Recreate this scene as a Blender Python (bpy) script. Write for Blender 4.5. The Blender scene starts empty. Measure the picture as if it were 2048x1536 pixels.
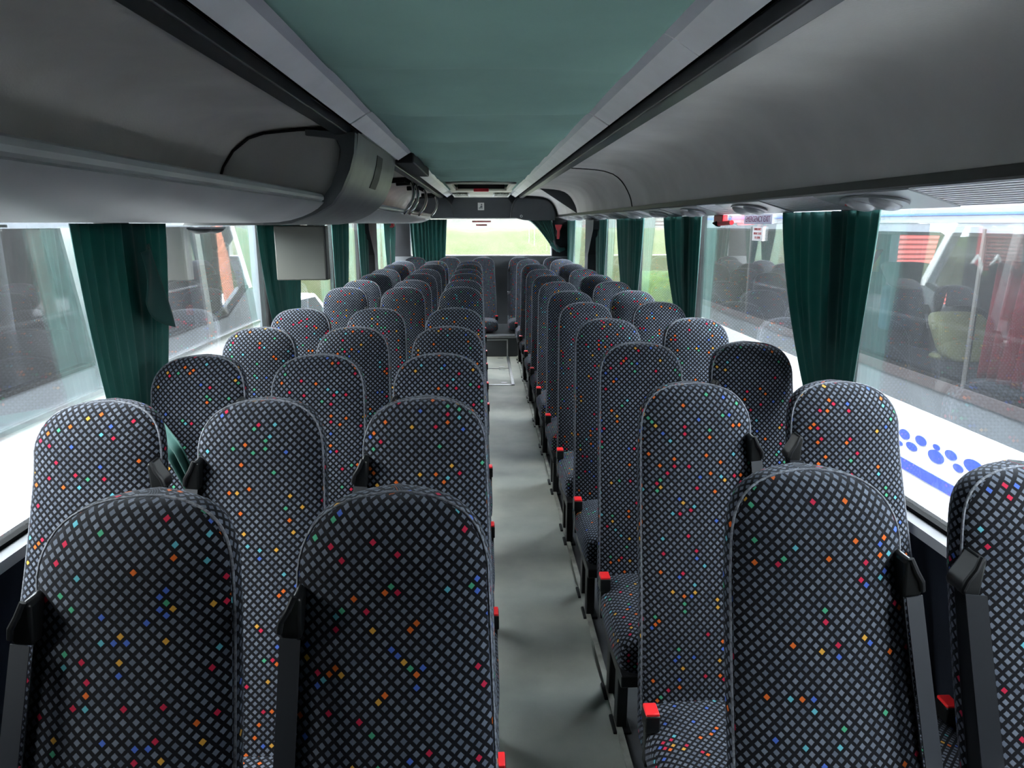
import bpy, math, random
from mathutils import Vector, Matrix
random.seed(7)
R = math.radians
scene = bpy.context.scene
COL = scene.collection
PI = math.pi

# ------------------------------------------------------------------ materials
def nmat(name):
    m = bpy.data.materials.new(name); m.use_nodes = True
    nt = m.node_tree; nt.nodes.clear()
    return m, nt, nt.nodes, nt.links

def mat(name, col, rough=.6, metal=0., var=.12, vscale=6., bump=0., bscale=60., spec=.5, col2=None, coat=0., sheen=0.):
    """principled surface with a procedural noise variation of its colour and an optional noise bump"""
    m, nt, N, L = nmat(name)
    out = N.new('ShaderNodeOutputMaterial'); b = N.new('ShaderNodeBsdfPrincipled')
    L.new(b.outputs[0], out.inputs[0])
    tc = N.new('ShaderNodeTexCoord'); nz = N.new('ShaderNodeTexNoise')
    nz.inputs['Scale'].default_value = vscale; nz.inputs['Detail'].default_value = 5
    L.new(tc.outputs['Object'], nz.inputs['Vector'])
    mx = N.new('ShaderNodeMix'); mx.data_type = 'RGBA'
    c2 = col2 if col2 else tuple(c * (1 - var * 2) for c in col)
    mx.inputs[6].default_value = (*col, 1); mx.inputs[7].default_value = (*c2, 1)
    rp = N.new('ShaderNodeMapRange'); rp.inputs[1].default_value = .35; rp.inputs[2].default_value = .7
    L.new(nz.outputs[0], rp.inputs[0]); L.new(rp.outputs[0], mx.inputs[0]); L.new(mx.outputs[2], b.inputs['Base Color'])
    b.inputs['Roughness'].default_value = rough; b.inputs['Metallic'].default_value = metal
    b.inputs['Specular IOR Level'].default_value = spec
    b.inputs['Coat Weight'].default_value = coat
    if sheen: b.inputs['Sheen Weight'].default_value = sheen
    if bump:
        n2 = N.new('ShaderNodeTexNoise'); n2.inputs['Scale'].default_value = bscale; n2.inputs['Detail'].default_value = 3
        L.new(tc.outputs['Object'], n2.inputs['Vector'])
        bp = N.new('ShaderNodeBump'); bp.inputs['Strength'].default_value = bump; bp.inputs['Distance'].default_value = .01
        L.new(n2.outputs[0], bp.inputs['Height']); L.new(bp.outputs[0], b.inputs['Normal'])
    return m

def math_node(N, L, op, a, b=None):
    n = N.new('ShaderNodeMath'); n.operation = op
    for i, v in enumerate((a, b)):
        if v is None: continue
        if isinstance(v, (int, float)): n.inputs[i].default_value = v
        else: L.new(v, n.inputs[i])
    return n.outputs[0]

def fabric(name):
    """black moquette woven with a diamond lattice of blue-grey squares and scattered coloured ones"""
    m, nt, N, L = nmat(name)
    out = N.new('ShaderNodeOutputMaterial'); b = N.new('ShaderNodeBsdfPrincipled'); L.new(b.outputs[0], out.inputs[0])
    uv = N.new('ShaderNodeUVMap'); sp = N.new('ShaderNodeSeparateXYZ'); L.new(uv.outputs[0], sp.inputs[0])
    k = 1 / (math.sqrt(2) * .0136)
    p = math_node(N, L, 'MULTIPLY', math_node(N, L, 'ADD', sp.outputs[0], sp.outputs[1]), k)
    q = math_node(N, L, 'MULTIPLY', math_node(N, L, 'SUBTRACT', sp.outputs[0], sp.outputs[1]), k)
    fp = math_node(N, L, 'ABSOLUTE', math_node(N, L, 'SUBTRACT', math_node(N, L, 'FRACT', p), .5))
    fq = math_node(N, L, 'ABSOLUTE', math_node(N, L, 'SUBTRACT', math_node(N, L, 'FRACT', q), .5))
    # slightly ragged woven edge
    wn = N.new('ShaderNodeTexNoise'); wn.inputs['Scale'].default_value = 420; L.new(uv.outputs[0], wn.inputs['Vector'])
    rag = math_node(N, L, 'MULTIPLY', math_node(N, L, 'SUBTRACT', wn.outputs[0], .5), .09)
    d = math_node(N, L, 'ADD', math_node(N, L, 'MAXIMUM', fp, fq), rag)
    mr = N.new('ShaderNodeMapRange'); mr.inputs[1].default_value = .315; mr.inputs[2].default_value = .26
    mr.inputs[3].default_value = 0; mr.inputs[4].default_value = 1; L.new(d, mr.inputs[0])
    cb = N.new('ShaderNodeCombineXYZ'); L.new(math_node(N, L, 'FLOOR', p), cb.inputs[0]); L.new(math_node(N, L, 'FLOOR', q), cb.inputs[1])
    oi = N.new('ShaderNodeObjectInfo')
    L.new(math_node(N, L, 'MULTIPLY', oi.outputs['Random'], 317.), cb.inputs[2])
    w = N.new('ShaderNodeTexWhiteNoise'); w.noise_dimensions = '3D'; L.new(cb.outputs[0], w.inputs['Vector'])
    cr = N.new('ShaderNodeValToRGB'); cr.color_ramp.interpolation = 'CONSTANT'
    e = cr.color_ramp.elements
    stops = [(0, (.088, .101, .130)), (.30, (.071, .083, .110)), (.62, (.099, .113, .144)), (.918, (.47, .095, .014)), (.938, (.36, .013, .043)),
             (.958, (.05, .25, .145)), (.972, (.05, .10, .36)), (.984, (.45, .23, .035)), (.992, (.08, .28, .34))]
    e[0].position, e[0].color = stops[0][0], (*stops[0][1], 1)
    e[1].position, e[1].color = stops[1][0], (*stops[1][1], 1)
    for s, c in stops[2:]:
        x = e.new(s); x.color = (*c, 1)
    L.new(w.outputs[0], cr.inputs[0])
    # thin coloured pick threads crossing the black ground
    w2 = N.new('ShaderNodeTexWhiteNoise'); w2.noise_dimensions = '1D'
    L.new(math_node(N, L, 'ADD', math_node(N, L, 'FLOOR', math_node(N, L, 'MULTIPLY', p, 2)), 11.3), w2.inputs['W'])
    mx = N.new('ShaderNodeMix'); mx.data_type = 'RGBA'
    mx.inputs[6].default_value = (.003, .003, .0045, 1)
    L.new(mr.outputs[0], mx.inputs[0]); L.new(cr.outputs[0], mx.inputs[7]); L.new(mx.outputs[2], b.inputs['Base Color'])
    b.inputs['Roughness'].default_value = .92; b.inputs['Specular IOR Level'].default_value = .12
    b.inputs['Sheen Weight'].default_value = .05; b.inputs['Sheen Roughness'].default_value = .5
    b.inputs['Sheen Tint'].default_value = (.75, .82, 1, 1)
    bp = N.new('ShaderNodeBump'); bp.inputs['Strength'].default_value = .25; bp.inputs['Distance'].default_value = .002
    L.new(mr.outputs[0], bp.inputs['Height']); L.new(bp.outputs[0], b.inputs['Normal'])
    return m

def glass_mat(name, tint=(.93, .96, .96), refl=1.0, dirt=.05, rough=0.0):
    """single pane: see-through with fresnel reflection and thin water-mark dirt"""
    m, nt, N, L = nmat(name)
    out = N.new('ShaderNodeOutputMaterial')
    tr = N.new('ShaderNodeBsdfTransparent'); tr.inputs[0].default_value = (*tint, 1)
    gl = N.new('ShaderNodeBsdfGlossy'); gl.inputs['Roughness'].default_value = rough
    fr = N.new('ShaderNodeFresnel'); fr.inputs[0].default_value = 1.5
    geo = N.new('ShaderNodeNewGeometry')
    # the ior of the pane is the same from both sides
    bf = N.new('ShaderNodeMix'); bf.data_type = 'FLOAT'
    L.new(geo.outputs['Backfacing'], bf.inputs[0]); bf.inputs[2].default_value = 1.5; bf.inputs[3].default_value = 1 / 1.5
    L.new(bf.outputs[0], fr.inputs[0])
    f2 = math_node(N, L, 'MINIMUM', math_node(N, L, 'MULTIPLY', fr.outputs[0], 2.5 * refl), .42)
    s1 = N.new('ShaderNodeMixShader'); L.new(f2, s1.inputs[0]); L.new(tr.outputs[0], s1.inputs[1]); L.new(gl.outputs[0], s1.inputs[2])
    tc = N.new('ShaderNodeTexCoord')
    n1 = N.new('ShaderNodeTexNoise'); n1.inputs['Scale'].default_value = 2.3; n1.inputs['Detail'].default_value = 6; L.new(tc.outputs['Object'], n1.inputs['Vector'])
    n2 = N.new('ShaderNodeTexVoronoi'); n2.inputs['Scale'].default_value = 42; L.new(tc.outputs['Object'], n2.inputs['Vector'])
    n3 = N.new('ShaderNodeTexNoise'); n3.inputs['Scale'].default_value = 9; L.new(tc.outputs['Object'], n3.inputs['Vector'])
    spk = N.new('ShaderNodeMapRange'); spk.inputs[1].default_value = .11; spk.inputs[2].default_value = .05; L.new(n2.outputs[0], spk.inputs[0])
    sel = N.new('ShaderNodeMapRange'); sel.inputs[1].default_value = .56; sel.inputs[2].default_value = .7; L.new(n3.outputs[0], sel.inputs[0])
    fog = N.new('ShaderNodeMapRange'); fog.inputs[1].default_value = .3; fog.inputs[2].default_value = .75; fog.inputs[3].default_value = dirt * .5; fog.inputs[4].default_value = dirt * 1.5
    L.new(n1.outputs[0], fog.inputs[0])
    dm = math_node(N, L, 'ADD', fog.outputs[0], math_node(N, L, 'MULTIPLY', math_node(N, L, 'MULTIPLY', spk.outputs[0], sel.outputs[0]), dirt * 3.0))
    df = N.new('ShaderNodeBsdfDiffuse'); df.inputs[0].default_value = (.6, .62, .64, 1)
    tl = N.new('ShaderNodeBsdfTranslucent'); tl.inputs[0].default_value = (.6, .62, .64, 1)
    dd = N.new('ShaderNodeMixShader'); dd.inputs[0].default_value = .5; L.new(df.outputs[0], dd.inputs[1]); L.new(tl.outputs[0], dd.inputs[2])
    s2 = N.new('ShaderNodeMixShader'); L.new(dm, s2.inputs[0]); L.new(s1.outputs[0], s2.inputs[1]); L.new(dd.outputs[0], s2.inputs[2])
    L.new(s2.outputs[0], out.inputs[0])
    return m

def cloth_mat(name, col, trans=.35):
    m, nt, N, L = nmat(name)
    out = N.new('ShaderNodeOutputMaterial')
    tc = N.new('ShaderNodeTexCoord'); nz = N.new('ShaderNodeTexNoise'); nz.inputs['Scale'].default_value = 14
    L.new(tc.outputs['Object'], nz.inputs['Vector'])
    mx = N.new('ShaderNodeMix'); mx.data_type = 'RGBA'; mx.inputs[6].default_value = (*col, 1); mx.inputs[7].default_value = (*[c * .75 for c in col], 1)
    L.new(nz.outputs[0], mx.inputs[0])
    b = N.new('ShaderNodeBsdfPrincipled'); b.inputs['Roughness'].default_value = .7; b.inputs['Specular IOR Level'].default_value = .3
    b.inputs['Sheen Weight'].default_value = .2
    t = N.new('ShaderNodeBsdfTranslucent'); L.new(mx.outputs[2], b.inputs['Base Color']); L.new(mx.outputs[2], t.inputs[0])
    s = N.new('ShaderNodeMixShader'); s.inputs[0].default_value = trans
    L.new(b.outputs[0], s.inputs[1]); L.new(t.outputs[0], s.inputs[2]); L.new(s.outputs[0], out.inputs[0])
    return m

def ribbed(name, col, rough, metal, axis, pitch, depth=.004, spec=.5):
    m = mat(name, col, rough, metal, var=.05, spec=spec)
    nt = m.node_tree; N, L = nt.nodes, nt.links
    b = [n for n in N if n.type == 'BSDF_PRINCIPLED'][0]
    tc = N.new('ShaderNodeTexCoord'); sp = N.new('ShaderNodeSeparateXYZ'); L.new(tc.outputs['Object'], sp.inputs[0])
    s = math_node(N, L, 'SINE', math_node(N, L, 'MULTIPLY', sp.outputs[axis], 2 * PI / pitch))
    bp = N.new('ShaderNodeBump'); bp.inputs['Strength'].default_value = .8; bp.inputs['Distance'].default_value = depth
    L.new(s, bp.inputs['Height']); L.new(bp.outputs[0], b.inputs['Normal'])
    return m

M = {}
M['fabric'] = fabric('seat_moquette')
M['piping'] = mat('seat_piping', (.17, .18, .21), .85, var=.35, vscale=160, spec=.2)  # real piping, its grey lightened to carry the light along the seat rims
M['plastic'] = mat('black_plastic', (.005, .0055, .006), .35, var=.1, spec=.35)
M['webbing'] = mat('belt_webbing', (.0065, .008, .012), .6, var=.1, spec=.2)
M['redbutton'] = mat('red_button', (.75, .02, .025), .35)
M['steel'] = mat('painted_steel', (.007, .0075, .009), .4, var=.1, spec=.35)
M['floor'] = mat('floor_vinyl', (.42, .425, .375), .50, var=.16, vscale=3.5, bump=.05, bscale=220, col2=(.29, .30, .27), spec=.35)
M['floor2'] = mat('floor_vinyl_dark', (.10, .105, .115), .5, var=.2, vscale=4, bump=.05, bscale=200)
M['dado'] = mat('dado_carpet', (.012, .015, .024), .9, var=.15, bump=.1, bscale=300, spec=.1)
M['alu'] = mat('aluminium', (.62, .63, .66), .28, 1., var=.08, vscale=20)
M['strip'] = mat('silver_strip', (.90, .89, .92), .42, .05, var=.06, vscale=5)
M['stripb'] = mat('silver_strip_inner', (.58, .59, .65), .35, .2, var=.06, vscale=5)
M['ceil'] = mat('green_headlining', (.285, .465, .41), .85, var=.10, vscale=2.2, bump=.10, bscale=9, spec=.2)
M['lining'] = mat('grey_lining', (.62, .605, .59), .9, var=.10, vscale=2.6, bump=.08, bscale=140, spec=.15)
M['rack'] = mat('grey_rack_plastic', (.52, .52, .53), .42, var=.06, vscale=4, spec=.5)
M['rackdark'] = mat('dark_rack_plastic', (.10, .11, .115), .42, var=.08, spec=.5)
M['box'] = mat('grey_cabinet_plastic', (.20, .205, .20), .42, .35, var=.1, vscale=9)
M['black'] = mat('black_channel', (.006, .006, .007), .55, var=.1)
M['bar'] = mat('dark_bar', (.035, .037, .04), .35, var=.08)
M['rearpanel'] = mat('rear_panel_grey', (.072, .080, .090), .7, var=.08, bump=.05, bscale=200)
M['panel'] = ribbed('ribbed_service_panel', (.80, .80, .86), .4, 0., 0, .0125, .003)
M['panelsm'] = mat('service_panel_smooth', (.42, .43, .46), .28, .2, var=.05)
M['chrome'] = mat('chrome_tube', (.7, .7, .7), .15, 1., var=.04)
M['curtain'] = cloth_mat('teal_curtain', (.028, .122, .110), .42)
M['monitor'] = mat('monitor_plastic', (.10, .101, .088), .5, var=.05)
M['monitordark'] = mat('monitor_edge', (.06, .06, .06), .5, var=.05)
M['pillar'] = mat('dark_pillar_trim', (.017, .019, .022), .8, var=.1, spec=.15)  # darker version of the rear panel, corner shade put into the colour
M['greyfilm'] = cloth_mat('grey_sign_film', (.46, .45, .52), .4)
M['whitefilm'] = cloth_mat('white_sticker_film', (.72, .70, .71), .4)
M['edge'] = mat('worn_edge_strip', (.40, .40, .36), .6, var=.3, vscale=12)
M['sill'] = mat('silver_sill', (.34, .345, .37), .4, var=.08)
M['lining2'] = mat('grey_lining_left', (.84, .80, .76), .9, var=.10, vscale=2.6, bump=.08, bscale=140, spec=.15)  # paler copy of the grey lining, missing light put into its colour
M['cream'] = mat('cream_panel', (.62, .60, .52), .5, var=.05)
M['grille'] = ribbed('grille_mesh', (.25, .25, .22), .5, 0, 0, .02, .006)
M['red'] = mat('red_plastic', (.62, .015, .03), .35, var=.05)
M['white'] = mat('white_sticker', (.8, .8, .8), .5, var=.03)
M['greysign'] = mat('grey_sign', (.42, .42, .47), .5, var=.03)
M['purple'] = mat('sign_lettering', (.13, .02, .07), .5, var=.02)
M['redtext'] = mat('red_lettering', (.62, .06, .07), .5, var=.02)
M['palered'] = mat('faded_red_film', (.20, .12, .125), .6)
M['silverpaint'] = mat('silver_cantrail_paint', (.085, .095, .115), .3, var=.08)
M['joint'] = mat('pane_joint_grey', (.028, .027, .026), .5)
M['midgrey'] = mat('grey_post_paint', (.0055, .006, .008), .6)
M['rubber'] = mat('black_rubber', (.003, .003, .0035), .8, spec=.1)
M['glass'] = glass_mat('coach_window_glass', dirt=.018)
M['glassrear'] = glass_mat('rear_window_glass', dirt=.02, refl=.6)
M['darkglass'] = glass_mat('neighbour_glass', tint=(.60, .62, .64), refl=.18, dirt=.010)
M['whitebody'] = mat('white_coach_paint', (.80, .80, .80), .3, var=.03, coat=.3)
M['greybody'] = mat('grey_coach_paint', (.10, .11, .125), .4, var=.1, vscale=3)
M['bluedecal'] = mat('blue_decal', (.015, .06, .62), .35, var=.06)
M['interior'] = mat('neighbour_interior', (.018, .019, .025), .8, var=.2)
M['beige'] = mat('beige_trim', (.34, .33, .27), .7, var=.1)
M['greyseat'] = mat('grey_headrest', (.42, .45, .40), .7, var=.1)
M['olive'] = mat('olive_seat', (.30, .29, .13), .8, var=.1)
M['bluecloth'] = mat('blue_seat', (.10, .16, .24), .8, var=.15)
M['redblind'] = ribbed('red_ribbed_steel', (.32, .03, .018), .6, 0, 2, .075, .05)
M['redcurtain'] = cloth_mat('red_curtain', (.50, .03, .06), .4)
M['brown'] = mat('brown_waistrail', (.04, .03, .032), .5, var=.1)
M['yellow'] = mat('yellow_panel', (.85, .62, .05), .5, var=.05)
M['maroon'] = mat('maroon_stripe', (.38, .03, .05), .5, var=.05)
M['orange'] = mat('terracotta_post', (.50, .17, .09), .8, var=.12, vscale=12)
M['concrete'] = mat('ground_concrete', (.36, .355, .34), .9, var=.15, vscale=1.2, bump=.2, bscale=30)
M['grassbank'] = mat('grass_bank', (.024, .030, .011), .95, var=.2, vscale=3., bump=.8, bscale=12, col2=(.032, .035, .016), spec=.05)
M['hedge'] = mat('hedge_leaves', (.034, .057, .010), .9, var=.3, vscale=8, bump=.8, bscale=18, col2=(.015, .032, .008), spec=.1)
M['carpaint'] = mat('white_car_paint', (.78, .78, .80), .25, var=.02, coat=.5)
M['carglass'] = mat('car_glass', (.03, .035, .04), .1, var=.05)
M['bluecar'] = mat('blue_car_paint', (.03, .07, .28), .25, var=.05, coat=.5)
M['tyre'] = mat('tyre_rubber', (.02, .02, .02), .8)
M['playred'] = mat('red_playhouse', (.75, .06, .10), .5, var=.05)
M['playgreen'] = mat('green_playhouse', (.12, .45, .28), .5, var=.05)
M['render'] = mat('pale_wall_render', (.055, .054, .047), .9, var=.1, vscale=.8)

# ------------------------------------------------------------------ mesh helpers
class MB:
    def __init__(s): s.v = []; s.f = []; s.mi = []; s.cur = 0
    def face(s, *idx): s.f.append(tuple(idx)); s.mi.append(s.cur)
    def box(s, a, b):
        x0, y0, z0 = a; x1, y1, z1 = b; o = len(s.v)
        s.v += [(x0,y0,z0),(x1,y0,z0),(x1,y1,z0),(x0,y1,z0),(x0,y0,z1),(x1,y0,z1),(x1,y1,z1),(x0,y1,z1)]
        for q in ((3,2,1,0),(4,5,6,7),(0,1,5,4),(1,2,6,5),(2,3,7,6),(3,0,4,7)): s.face(*[o+i for i in q])
        return s
    def bar(s, p, q, w, h, up=(0,0,1)):
        p, q = Vector(p), Vector(q); d = (q-p).normalized(); u = Vector(up)
        if abs(d.dot(u)) > .98: u = Vector((0,1,0))
        r = d.cross(u).normalized(); u = r.cross(d).normalized(); o = len(s.v)
        for c in (p, q):
            for a, b in ((-1,-1),(1,-1),(1,1),(-1,1)): s.v.append(tuple(c + r*a*w/2 + u*b*h/2))
        for k in ((3,2,1,0),(4,5,6,7),(0,1,5,4),(1,2,6,5),(2,3,7,6),(3,0,4,7)): s.face(*[o+i for i in k])
        return s
    def tube(s, path, r, n=8, closed=False):
        P = [Vector(p) for p in path]; m = len(P); o = len(s.v); ref = None
        for i, p in enumerate(P):
            a = P[(i-1) % m] if (closed or i > 0) else P[i]; b = P[(i+1) % m] if (closed or i < m-1) else P[i]
            t = (b-a).normalized()
            if ref is None: ref = Vector((0,0,1)) if abs(t.z) < .9 else Vector((1,0,0))
            x = t.cross(ref).normalized(); y = x.cross(t).normalized(); ref = y
            rr = r[i] if isinstance(r, (list, tuple)) else r
            for k in range(n):
                an = 2*PI*k/n; s.v.append(tuple(p + x*rr*math.cos(an) + y*rr*math.sin(an)))
        for i in range(m if closed else m-1):
            j = (i+1) % m
            for k in range(n): s.face(o+i*n+k, o+i*n+(k+1)%n, o+j*n+(k+1)%n, o+j*n+k)
        if not closed:
            s.face(*[o+k for k in range(n)][::-1]); s.face(*[o+(m-1)*n+k for k in range(n)])
        return s
    def prism(s, poly, axis, a, b):
        """closed polygon (2D) extruded along axis: 0 -> poly is (y,z), 1 -> (x,z), 2 -> (x,y)"""
        o = len(s.v); n = len(poly)
        for t in (a, b):
            for (u, w) in poly:
                s.v.append((t,u,w) if axis == 0 else (u,t,w) if axis == 1 else (u,w,t))
        for k in range(n): s.face(o+k, o+(k+1)%n, o+n+(k+1)%n, o+n+k)
        s.face(*[o+k for k in range(n)][::-1]); s.face(*[o+n+k for k in range(n)])
        return s
    def disc(s, c, nrm, ru, rv, thick, n=24, up=(0,0,1)):
        c = Vector(c); nrm = Vector(nrm).normalized(); x = Vector(up).cross(nrm).normalized(); y = nrm.cross(x); o = len(s.v)
        for t in (0, thick):
            for k in range(n): s.v.append(tuple(c + nrm*t + x*ru*math.cos(2*PI*k/n) + y*rv*math.sin(2*PI*k/n)))
        for k in range(n): s.face(o+k, o+(k+1)%n, o+n+(k+1)%n, o+n+k)
        s.face(*[o+k for k in range(n)][::-1]); s.face(*[o+n+k for k in range(n)])
        return s
    def dome(s, c, nrm, r, h, n=20, rings=5, ru=1.):
        c = Vector(c); nrm = Vector(nrm).normalized(); x = Vector((0,1,0)); y = nrm.cross(x).normalized(); x = y.cross(nrm); o = len(s.v)
        for i in range(rings):
            a = PI/2*i/rings
            for k in range(n): s.v.append(tuple(c + nrm*h*math.sin(a) + (x*ru*math.cos(2*PI*k/n) + y*math.sin(2*PI*k/n))*r*math.cos(a)))
        s.v.append(tuple(c+nrm*h)); t = len(s.v)-1
        for i in range(rings-1):
            for k in range(n): s.face(o+i*n+k, o+i*n+(k+1)%n, o+(i+1)*n+(k+1)%n, o+(i+1)*n+k)
        for k in range(n): s.face(o+(rings-1)*n+k, o+(rings-1)*n+(k+1)%n, t)
        s.face(*[o+k for k in range(n)][::-1])
        return s
    def grid(s, fn, nu, nv):
        o = len(s.v)
        for j in range(nv+1):
            for i in range(nu+1): s.v.append(tuple(fn(i/nu, j/nv)))
        for j in range(nv):
            for i in range(nu):
                a = o+j*(nu+1)+i; s.face(a, a+1, a+nu+2, a+nu+1)
        return s
    def build(s, name, m, parent=None, smooth=False, angle=40, solid=0, sub=0, bevel=0, off=-1):
        me = bpy.data.meshes.new(name); me.from_pydata(s.v, [], s.f); me.validate(); me.update()
        ms = m if isinstance(m, (list, tuple)) else [m]
        for x in ms: me.materials.append(x)
        if len(ms) > 1: me.polygons.foreach_set('material_index', s.mi)
        if smooth:
            me.polygons.foreach_set('use_smooth', [True]*len(me.polygons))
            try: me.set_sharp_from_angle(angle=R(angle))
            except Exception: pass
        ob = bpy.data.objects.new(name, me); COL.objects.link(ob)
        if parent is not None: ob.parent = parent
        if solid:
            md = ob.modifiers.new('solid', 'SOLIDIFY'); md.thickness = solid; md.offset = off
        if bevel:
            md = ob.modifiers.new('bev', 'BEVEL'); md.width = bevel; md.segments = 3; md.limit_method = 'ANGLE'
        if sub:
            md = ob.modifiers.new('sub', 'SUBSURF'); md.levels = sub; md.render_levels = sub
        return ob

def box(name, a, b, m, parent=None, bevel=0):
    lo = tuple(min(x, y) for x, y in zip(a, b)); hi = tuple(max(x, y) for x, y in zip(a, b))
    return MB().box(lo, hi).build(name, m, parent, bevel=bevel, smooth=bool(bevel))

def empty(name, loc=(0,0,0), rz=0):
    o = bpy.data.objects.new(name, None); COL.objects.link(o); o.location = loc; o.rotation_euler = (0,0,rz)
    o.empty_display_size = .1
    return o

def tag(o, label=None, cat=None, group=None, kind=None):
    if label: o['label'] = label
    if cat: o['category'] = cat
    if group: o['group'] = group
    if kind: o['kind'] = kind
    return o

def struct(o, label=None):
    o['kind'] = 'structure'
    if label: o['label'] = label
    return o

def text(name, body, loc, size, m, facing, parent=None, sx=1., align='CENTER'):
    """flat raised lettering; facing: 'left' reads towards -X, 'front' towards -Y"""
    c = bpy.data.curves.new(name, 'FONT'); c.body = body; c.size = size; c.extrude = .0006
    c.align_x = align; c.align_y = 'CENTER'; c.materials.append(m)
    t = bpy.data.objects.new(name, c); COL.objects.link(t)
    me = bpy.data.meshes.new_from_object(t.evaluated_get(bpy.context.evaluated_depsgraph_get()))
    bpy.data.objects.remove(t); me.name = name
    if not me.materials: me.materials.append(m)
    o = bpy.data.objects.new(name, me); COL.objects.link(o)
    if facing == 'left': rot = Matrix(((0,0,-1),(-1,0,0),(0,1,0)))     # columns: x->-Y, y->Z, z->-X
    else: rot = Matrix(((1,0,0),(0,0,-1),(0,1,0)))
    o.rotation_euler = rot.to_euler(); o.location = loc; o.scale = (sx, 1, 1)
    if parent is not None:
        o.parent = parent; o.location = Vector(loc) - parent.location
    return o

# ------------------------------------------------------------------ camera
F, VX, VY, CX, CY, CAMZ = 1420., 963., 447., 1024., 768., 1.62
th = math.atan((CY-VY)/F); psi = math.atan((CX-VX)/F*math.cos(th))
fwd = Vector((math.sin(psi)*math.cos(th), math.cos(psi)*math.cos(th), -math.sin(th)))
rgt = Vector((math.cos(psi), -math.sin(psi), 0)); upv = rgt.cross(fwd)
cam = bpy.data.cameras.new('camera'); co = bpy.data.objects.new('camera', cam); COL.objects.link(co)
cam.sensor_width = 36; cam.lens = F/2048*36; cam.clip_start = .02; cam.clip_end = 500
rot = Matrix((rgt, upv, -fwd)).transposed(); co.matrix_world = Matrix.Translation((0,0,CAMZ)) @ rot.to_4x4()
scene.camera = co

# ------------------------------------------------------------------ shell
YF, YR = -1.6, 9.8          # front and rear of the modelled saloon
XW = 1.2
SILL, WTOP = .83, 1.76
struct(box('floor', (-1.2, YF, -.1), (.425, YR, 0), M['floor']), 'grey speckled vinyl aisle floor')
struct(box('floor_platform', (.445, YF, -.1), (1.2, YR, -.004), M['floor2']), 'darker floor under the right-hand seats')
struct(box('trim_1', (.425, YF, -.1), (.445, 8.7, .012), M['edge']), 'pale worn edging strip along the right side of the aisle')

# side walls below the windows, sill rails
for sx, nm in ((-1, 'left'), (1, 'right')):
    mb = MB()
    mb.box((min(sx*1.2, sx*1.27), YF, -.1), (max(sx*1.2, sx*1.27), YR, SILL-.02))
    struct(mb.build('wall_%s' % nm, M['dado']), 'dark panelled coach side below the windows')
    mb = MB().prism([(sx*1.165, SILL-.035), (sx*1.27, SILL-.03), (sx*1.27, SILL), (sx*1.19, SILL), (sx*1.17, SILL-.01)], 1, YF, YR)
    struct(mb.build('baseboard_%s' % nm, M['sill']), 'silver sill rail under the side windows')
    mb = MB().box((min(sx*1.2, sx*1.3), YF, WTOP), (max(sx*1.2, sx*1.3), YR, 2.15))
    struct(mb.build('wall_%s_upper' % nm, M['lining']), 'coach side above the windows')

for sx, nm, ye in ((-1, 'left', .75), (1, 'right', .2)):  # added panels out of view, closing front windows to darken the nearest seats
    x0, x1 = sorted((sx*1.2, sx*1.27))
    struct(box('wall_%s_front' % nm, (x0, YF, SILL-.02), (x1, ye, WTOP), M['dado']), 'solid coach side at the front')
# windows: each pane with its rubber frame
BAYS = {-1: [(.75, 2.42), (2.50, 4.10), (4.19, 6.00), (6.08, 7.25), (7.72, 9.70)],
         1: [(.2, 2.29), (2.36, 4.02), (4.11, 5.60), (5.69, 7.18), (7.70, 9.70)]}
wn = 0
for sx in (-1, 1):
    for (y0, y1) in BAYS[sx]:
        wn += 1
        fr = MB(); g = .022
        x0, x1 = sorted((sx*1.195, sx*1.235))
        fr.box((x0, y0, SILL), (x1, y0+g, WTOP)); fr.box((x0, y1-g, SILL), (x1, y1, WTOP))
        fr.box((x0, y0, SILL), (x1, y1, SILL+.012)); fr.box((x0, y0, WTOP-.03), (x1, y1, WTOP))
        f = struct(fr.build('window_%d' % wn, M['rubber']), 'fixed coach side window')
        p = MB().box((min(sx*1.212, sx*1.218), y0+g, SILL+.012), (max(sx*1.212, sx*1.218), y1-g, WTOP-.03)).build('pane', M['glass'], f)
    bs = BAYS[sx]
    for i in range(len(bs)-1):
        a, b = bs[i][1], bs[i+1][0]
        x0, x1 = sorted((sx*1.195, sx*1.26))
        struct(box('wall_%s_pillar' % ('left' if sx < 0 else 'right'), (x0, a, SILL), (x1, b, WTOP), M['rubber']))
    # roof-hoop pillar with its slanted gusset near the back
    mb = MB()
    yb = 7.2 if sx < 0 else 7.18
    mb.prism([(yb, 1.66), (yb+.55, 1.66), (yb+.55, .6), (yb+.33, .6), (yb+.33, 1.30), (yb+.02, 1.56)], 0, *sorted((sx*1.11, sx*1.195)))
    struct(mb.build('wall_%s_brace' % ('left' if sx < 0 else 'right'), M['rearpanel']), 'dark body pillar with slanted gusset')

# behind the camera: unseen panel added to keep windscreen light off the seats
fb = MB().box((-1.27, YF-.08, -.1), (1.27, YF, 1.25)).box((-1.27, YF-.08, 1.25), (1.27, YF, 2.15))
struct(fb.build('wall_front', M['rearpanel']), 'front bulkhead')
struct(box('roof', (-1.3, YF-.1, 2.16), (1.3, 9.95, 2.22), M['whitebody']), 'coach roof')
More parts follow.
